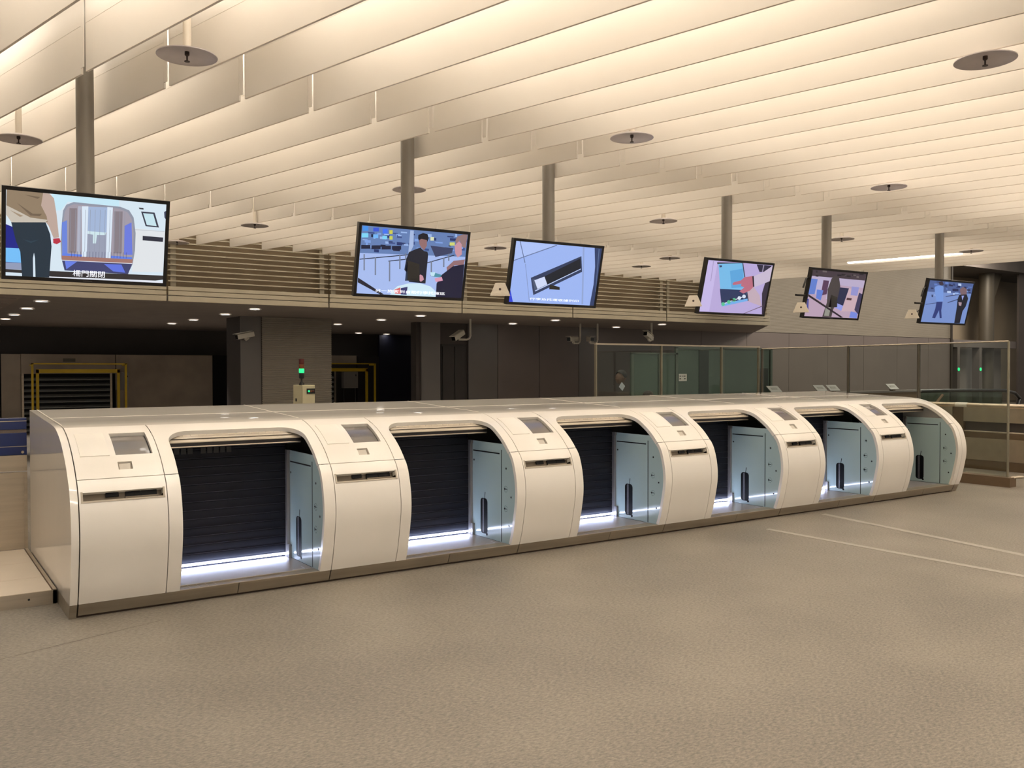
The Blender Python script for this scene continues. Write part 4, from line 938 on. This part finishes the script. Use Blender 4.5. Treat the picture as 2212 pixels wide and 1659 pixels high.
# steel barrier beyond
e = empty('steel_barrier', (12.29, 0, 0), 'curved-top stainless steel barrier behind the glass at right', 'barrier')
ya, yb = -3.0, 3.6
bx('base', BARDK, e, 0.0, 0.1, ya, yb, 0, 0.135)
bx('lower_panel', BARST, e, 0.0, 0.1, ya, yb, 0.137, 0.46)
bx('dark_strip', BARDK, e, 0.01, 0.1, ya, yb, 0.46, 0.545)  # narrow strip in the darker base metal
MB().tube([(0.02, ya, 0.555), (0.02, yb, 0.555)], 0.012, 8).build('mid_rail', STEEL_L, e, smooth=True)
bx('recess', HALLW, e, 0.06, 0.1, ya, 1.36, 0.565, 0.70)
bx('upper_panel', BARST, e, 0.0, 0.1, ya, 1.36, 0.70, 0.91)
bx('panel_post', BARDK, e, -0.005, 0.1, 1.36, 1.52, 0.14, 0.91)
bx('upper_panel', BARST, e, 0.0, 0.1, 1.53, yb, 0.565, 0.91)
MB().tube([(0.05, ya, 0.935), (0.05, yb, 0.935)], 0.04, 14).build('top_tube', BARST, e, smooth=True)
MB().tube([(0.05, 1.32, 0.935), (0.05, 1.50, 0.935)], 0.043, 14).build('tube_joint', WHITE_EDGE, e, smooth=True)

# escalator handrail further back
e = empty('escalator_balustrade', (23.25, 8.6, 0), 'dark escalator handrail over tinted glass at far right', 'balustrade')
hr = [(-1.5, 0, 0.845), (1.5, 0, 0.835), (4.4, 0, 0.79), (5.0, 0, 0.70), (5.3, 0, 0.52), (5.2, 0, 0.3)]
MB().tube([(a*1.08, b, c) for a, b, c in hr], 0.055, 10).build('handrail', BLACK, e, smooth=True)
bx('glass_panel', GLASSG, e, -1.5, 4.6, -0.01, 0.01, 0.05, 0.80)
MB().tube([(0.4, -0.1, 0.25), (0.75, -0.1, 0.55), (1.0, -0.1, 0.72)], 0.04, 8).build('strut', BARDK, e, smooth=True)
bx('skirt', BARDK, e, -1.5, 5.2, -0.05, 0.05, 0, 0.12)

# reader counter with tilted pads
e = empty('reader_counter', (15.0, 7.0, 0), 'long dark counter carrying four tilted card readers behind the last kiosks', 'counter')
bx('front', BARDK, e, 0.0, 5.6, 0.0, 0.5, 0, 0.9)
bx('top', HALLP2, e, -0.02, 5.62, -0.02, 0.52, 0.9, 0.94)
for x, n_, z in ((15.10, 'first', 0.941), (16.72, 'second', 0.941), (17.2, 'third', 0.941), (19.6, 'fourth', 0.941)):
    r = empty('card_reader', (x, 7.1, z), 'pale tilted card reader on the dark counter, %s from the left' % n_, 'card reader', 'card readers on the dark counter')
    bx('stem', BARDK, r, -0.05, 0.05, 0.0, 0.1, 0.0, 0.05)
    M = Matrix.Translation((0, 0.05, 0.1)) @ Matrix.Rotation(0.75, 4, 'X')
    MB().box(-0.19, 0.19, -0.10, 0.10, -0.015, 0.0).build('pad', EBOX, r, M=M, bevel=0.006)
    MB().box(-0.10, 0.10, -0.02, 0.04, 0.0, 0.003).build('print_field', mat('reader_print', (120, 116, 108), 0.5, noise=(40, 0.3)) if 'reader_print' not in bpy.data.materials else bpy.data.materials['reader_print'], r, M=M)

# glazed booth behind the long glass screen
e = empty('glass_booth', (11.66, 8.0, 0), 'green tinted glass booth wall behind the long glass screen', 'booth')
BG = mat('booth_glass', (72, 90, 78), 0.12, spec=0.6, noise=(0.8, 0.12))
for xa, xb, z1 in ((0.0, 0.72, 1.80), (0.80, 1.22, 1.80), (1.32, 2.66, 1.93), (2.76, 4.30, 1.93)):
    bx('glass_pane', BG, e, xa, xb, 0, 0.02, 0.05, z1)
for xx, z1 in ((-0.05, 1.82), (0.73, 1.82), (1.23, 1.96), (2.68, 1.96), (4.32, 1.96)): bx('frame_post', BOOTH, e, xx, xx+0.07, -0.02, 0.03, 0, z1)
bx('head_rail', BOOTH, e, -0.05, 1.3, -0.02, 0.03, 1.80, 1.83); bx('head_rail', BOOTH, e, 1.23, 4.39, -0.02, 0.03, 1.93, 1.97)
bx('dark_leaf', mat('booth_dark', (36, 46, 40), 0.3, noise=(2, 0.1)), e, 1.95, 2.25, -0.012, 0.0, 0.05, 1.9)
bx('dark_leaf', bpy.data.materials['booth_dark'], e, 3.95, 4.25, -0.012, 0.0, 0.05, 1.5)
nb = bx('notice', mat('notice_white', (214, 210, 204), 0.5, noise=(12, 0.02)), e, 1.32, 1.56, -0.02, -0.012, 1.225, 1.38)
for cx, sgn in ((1.36, -1), (1.50, 1)):
    MB().prism([(cx-0.02*sgn, 1.33), (cx+0.012*sgn, 1.35), (cx+0.012*sgn, 1.31)], 1, -0.023, -0.02).build('notice_print', MARK, nb)
    MB().prism([(cx-0.02, 1.265), (cx+0.02, 1.265), (cx+0.02, 1.285), (cx-0.02, 1.285)], 1, -0.023, -0.02).build('notice_print', MARK, nb)
MB().prism([(1.40, 1.325), (1.47, 1.325), (1.47, 1.335), (1.40, 1.335)], 1, -0.023, -0.02).build('notice_print', MARK, nb)

# portal frame, column and gate lamps at far right
e = empty('portal_frame', (33.0, 13.0, 0), 'dark portal frame with two green lamps seen through the glass at right', 'gate')
bx('lintel', HALLW, e, -0.1, 5.0, 0, 0.4, 2.33, 2.62)
for xx in (0.2, 1.83): bx('leg', HALLW, e, xx, xx+0.18, 0, 0.3, 0.0, 2.33)
bx('lower_wall', HALLP2, e, -0.3, 4.7, 0.6, 0.7, 0, 2.33)
for xx in (0.29, 1.92): MB().lathe([(0.0, 0.02), (0.07, 0.015), (0.07, 0.0)], n=14).build('gate_lamp', GREEN, e, M=Matrix.Translation((xx, 0.0, 1.46)) @ Matrix.Rotation(PI/2, 4, 'X'))
e = empty('round_column', (36.5, 13.6, 0), 'tall grey round column at far right behind the last screen', 'column')
MB().tube([(0, 0, 0), (0, 0, 5.45)], 0.29, 28).build('shaft', mat('column_grey', (74, 68, 58), 0.5, metal=0.3, noise=(2, 0.05)), e, smooth=True)
MB().prism([(0.28, 4.2), (1.0, 5.45), (0.28, 5.45)], 1, -0.12, 0.12).build('bracket', bpy.data.materials['column_grey'], e)

# ------------------------------------------------------------------ two seated people behind the glass
def person(loc, rotz, cloth, label, bow, hz0=0.52, stand=False):
    e = empty('person', loc, label, 'person')
    V = []; E = []; Rr = []
    def chain(pts, rad, start=None):
        prev = start
        for p, r in zip(pts, rad):
            V.append(p); Rr.append(r); i = len(V)-1
            if prev is not None: E.append((prev, i))
            prev = i
        return prev
    fx = math.sin(bow); fz = math.cos(bow)
    hip = (0, 0, hz0); ch = (0.34*fx, 0, hz0+0.34*fz); nk = (0.50*fx, 0, hz0+0.50*fz); 
    V.append(hip); Rr.append(0.15)
    a = chain([(0.17*fx, 0, hz0+0.17*fz), ch], [0.145, 0.16], 0)
    n_ = chain([nk, (0.50*fx+0.05, 0, hz0+0.50*fz+0.06)], [0.075, 0.058], a)
    for sg in (-1, 1):
        sh = chain([(ch[0]+0.05*fx, 0.17*sg, ch[2]+0.08*fz), (ch[0]+0.12, 0.23*sg, ch[2]-0.18), (ch[0]+0.33, 0.12*sg, ch[2]-0.22), (ch[0]+0.41, 0.09*sg, ch[2]-0.20)], [0.07, 0.055, 0.042, 0.034], a)
        for j, (dy, ln) in enumerate(((-0.028, 0.075), (-0.010, 0.088), (0.010, 0.083), (0.026, 0.066))):
            chain([(ch[0]+0.41+ln*0.6, (0.09*sg)+dy, ch[2]-0.205), (ch[0]+0.41+ln, (0.09*sg)+dy, ch[2]-0.225)], [0.010, 0.008], sh)
        chain([(ch[0]+0.44, 0.09*sg-0.045*sg, ch[2]-0.19)], [0.010], sh)
        if stand: chain([(0.0, 0.10*sg, hz0-0.04), (0.03, 0.11*sg, 0.48), (0.0, 0.11*sg, 0.09), (0.01, 0.11*sg, 0.05), (0.16, 0.12*sg, 0.03)], [0.105, 0.07, 0.048, 0.042, 0.035], 0)
        else: chain([(0.06, 0.10*sg, 0.50), (0.44, 0.12*sg, 0.50), (0.42, 0.12*sg, 0.10), (0.43, 0.12*sg, 0.05), (0.58, 0.12*sg, 0.03)], [0.10, 0.075, 0.05, 0.045, 0.035], 0)
    me = bpy.data.meshes.new('t'); me.from_pydata(V, E, []); o = bpy.data.objects.new('t', me); C.objects.link(o)
    sm = o.modifiers.new('s', 'SKIN')
    for i, d in enumerate(me.skin_vertices[0].data): d.radius = (Rr[i], Rr[i]*1.0); d.use_root = (i == 0)
    ss_ = o.modifiers.new('b', 'SUBSURF'); ss_.levels = 2
    bpy.context.view_layer.update()
    bme = bpy.data.meshes.new_from_object(o.evaluated_get(bpy.context.evaluated_depsgraph_get()))
    bpy.data.objects.remove(o)
    bm = bmesh.new(); bm.from_mesh(bme)
    hc = Vector((0.50*fx+0.13, 0, hz0+0.50*fz+0.10)); tilt = Matrix.Rotation(min(1.0, bow*1.4), 4, 'Y')
    Mh = Matrix.Translation(hc) @ tilt
    def ell(c, r, seg=16):
        bmesh.ops.create_uvsphere(bm, u_segments=seg, v_segments=seg-4, radius=1.0, matrix=Mh @ Matrix.Translation(c) @ Matrix.Diagonal((r[0], r[1], r[2], 1)))
    ell((0, 0, 0), (0.095, 0.075, 0.115), 24); ell((0.035, 0, -0.06), (0.055, 0.052, 0.06)); ell((0.098, 0, -0.012), (0.018, 0.013, 0.024), 10)
    ell((0.0, 0.076, -0.01), (0.018, 0.010, 0.028), 10); ell((0.0, -0.076, -0.01), (0.018, 0.010, 0.028), 10); ell((0.085, 0, -0.062), (0.012, 0.022, 0.008), 10)
    me2 = bpy.data.meshes.new('body'); bm.to_mesh(me2); bm.free()
    o = bpy.data.objects.new('t', me2); C.objects.link(o)
    rm = o.modifiers.new('r', 'REMESH'); rm.mode = 'VOXEL'; rm.voxel_size = 0.009; rm.use_smooth_shade = True
    bpy.context.view_layer.update()
    fin = bpy.data.meshes.new_from_object(o.evaluated_get(bpy.context.evaluated_depsgraph_get())); bpy.data.objects.remove(o)
    fin.name = 'body'
    mz = min(v.co.z for v in fin.vertices)
    for v in fin.vertices:
        if v.co.z < 0.4: v.co.z -= mz*(0.4-v.co.z)/(0.4-mz)
    fin.materials.clear()
    for m_ in (SKIN, cloth, TROU): fin.materials.append(m_)
    for p in fin.polygons:
        c = p.center; p.use_smooth = True
        hz = (c - hc).length
        hand = c.x > ch[0]+0.37 and c.z > 0.55
        p.material_index = 0 if (hz < 0.155 or hand) else (2 if (c.z < hz0-0.02 and stand and c.x < 0.3) or (not stand and c.z < 0.57 and not (c.x < 0.12 and c.z > 0.5)) else 1)
    b_ = bpy.data.objects.new('body', fin); C.objects.link(b_); b_.parent = e
    h = MB(); 
    for (dz, r) in ((0, 0),): pass
    vs = []; fs = []; nu, nv = 20, 9
    for j in range(nv+1):
        th = j/nv*1.75
        for i in range(nu):
            ph = 2*PI*i/nu
            k = 1.0
            d = Vector((math.sin(th)*math.cos(ph), math.sin(th)*math.sin(ph), math.cos(th)))
            q = Vector((d.x*0.105-0.014, d.y*0.085, d.z*0.122+0.006))
            if d.x > 0.35 and j > 5: q = Vector((d.x*0.07, d.y*0.07, d.z*0.1+0.05))
            vs.append(tuple(Mh @ q))
    for j in range(nv):
        for i in range(nu): fs.append((j*nu+i, j*nu+(i+1) % nu, (j+1)*nu+(i+1) % nu, (j+1)*nu+i))
    h.add(vs, fs); h.build('hair', HAIR, e, smooth=True)
    for sg in (-1, 1):
        ey = MB().lathe([(0.0, 0.004), (0.009, 0.0)], n=10).build('eye', BLACK_G, e, M=Mh @ Matrix.Translation((0.088, 0.030*sg, 0.012)) @ Matrix.Rotation(PI/2, 4, 'Y'))
    e.rotation_euler = (0, 0, rotz)
    return e, Mh
p1, Mh1 = person((8.50, 5.35, 0.0), 0.1, CLOTH, 'person in dark uniform bending forward with bowed head behind the glass screen', 1.0, 0.98, True)
MB().prism([(-0.05, -0.05), (0.05, -0.05), (0.05, 0.05), (-0.05, 0.05)], 1, -0.004, 0.004).build('white_badge', MARKW, p1, M=Matrix.Translation((0.36, -0.20, 1.20)) @ Matrix.Rotation(0.7, 4, 'Y'))
p2, _ = person((10.42, 5.6, 0.0), 2.9, CLOTH2, 'black-haired person sitting bent low in a dark green jacket behind the glass', 0.75)
for (x, y, n_) in ((10.42, 5.6, 'small dark stool under the person in dark green'),):
    e = empty('stool', (x, y, 0), n_, 'stool')
    MB().lathe([(0.0, 0.395), (0.19, 0.395), (0.2, 0.38), (0.19, 0.35), (0.0, 0.35)], n=20).build('seat', BLACK, e, smooth=True)
    MB().tube([(0, 0, 0.35), (0, 0, 0.03)], 0.03, 10).build('stem', STEEL_L, e, smooth=True)
    MB().lathe([(0.2, 0), (0.2, 0.015), (0.04, 0.04), (0.0, 0.04)], n=20).build('foot', STEEL_L, e, smooth=True)
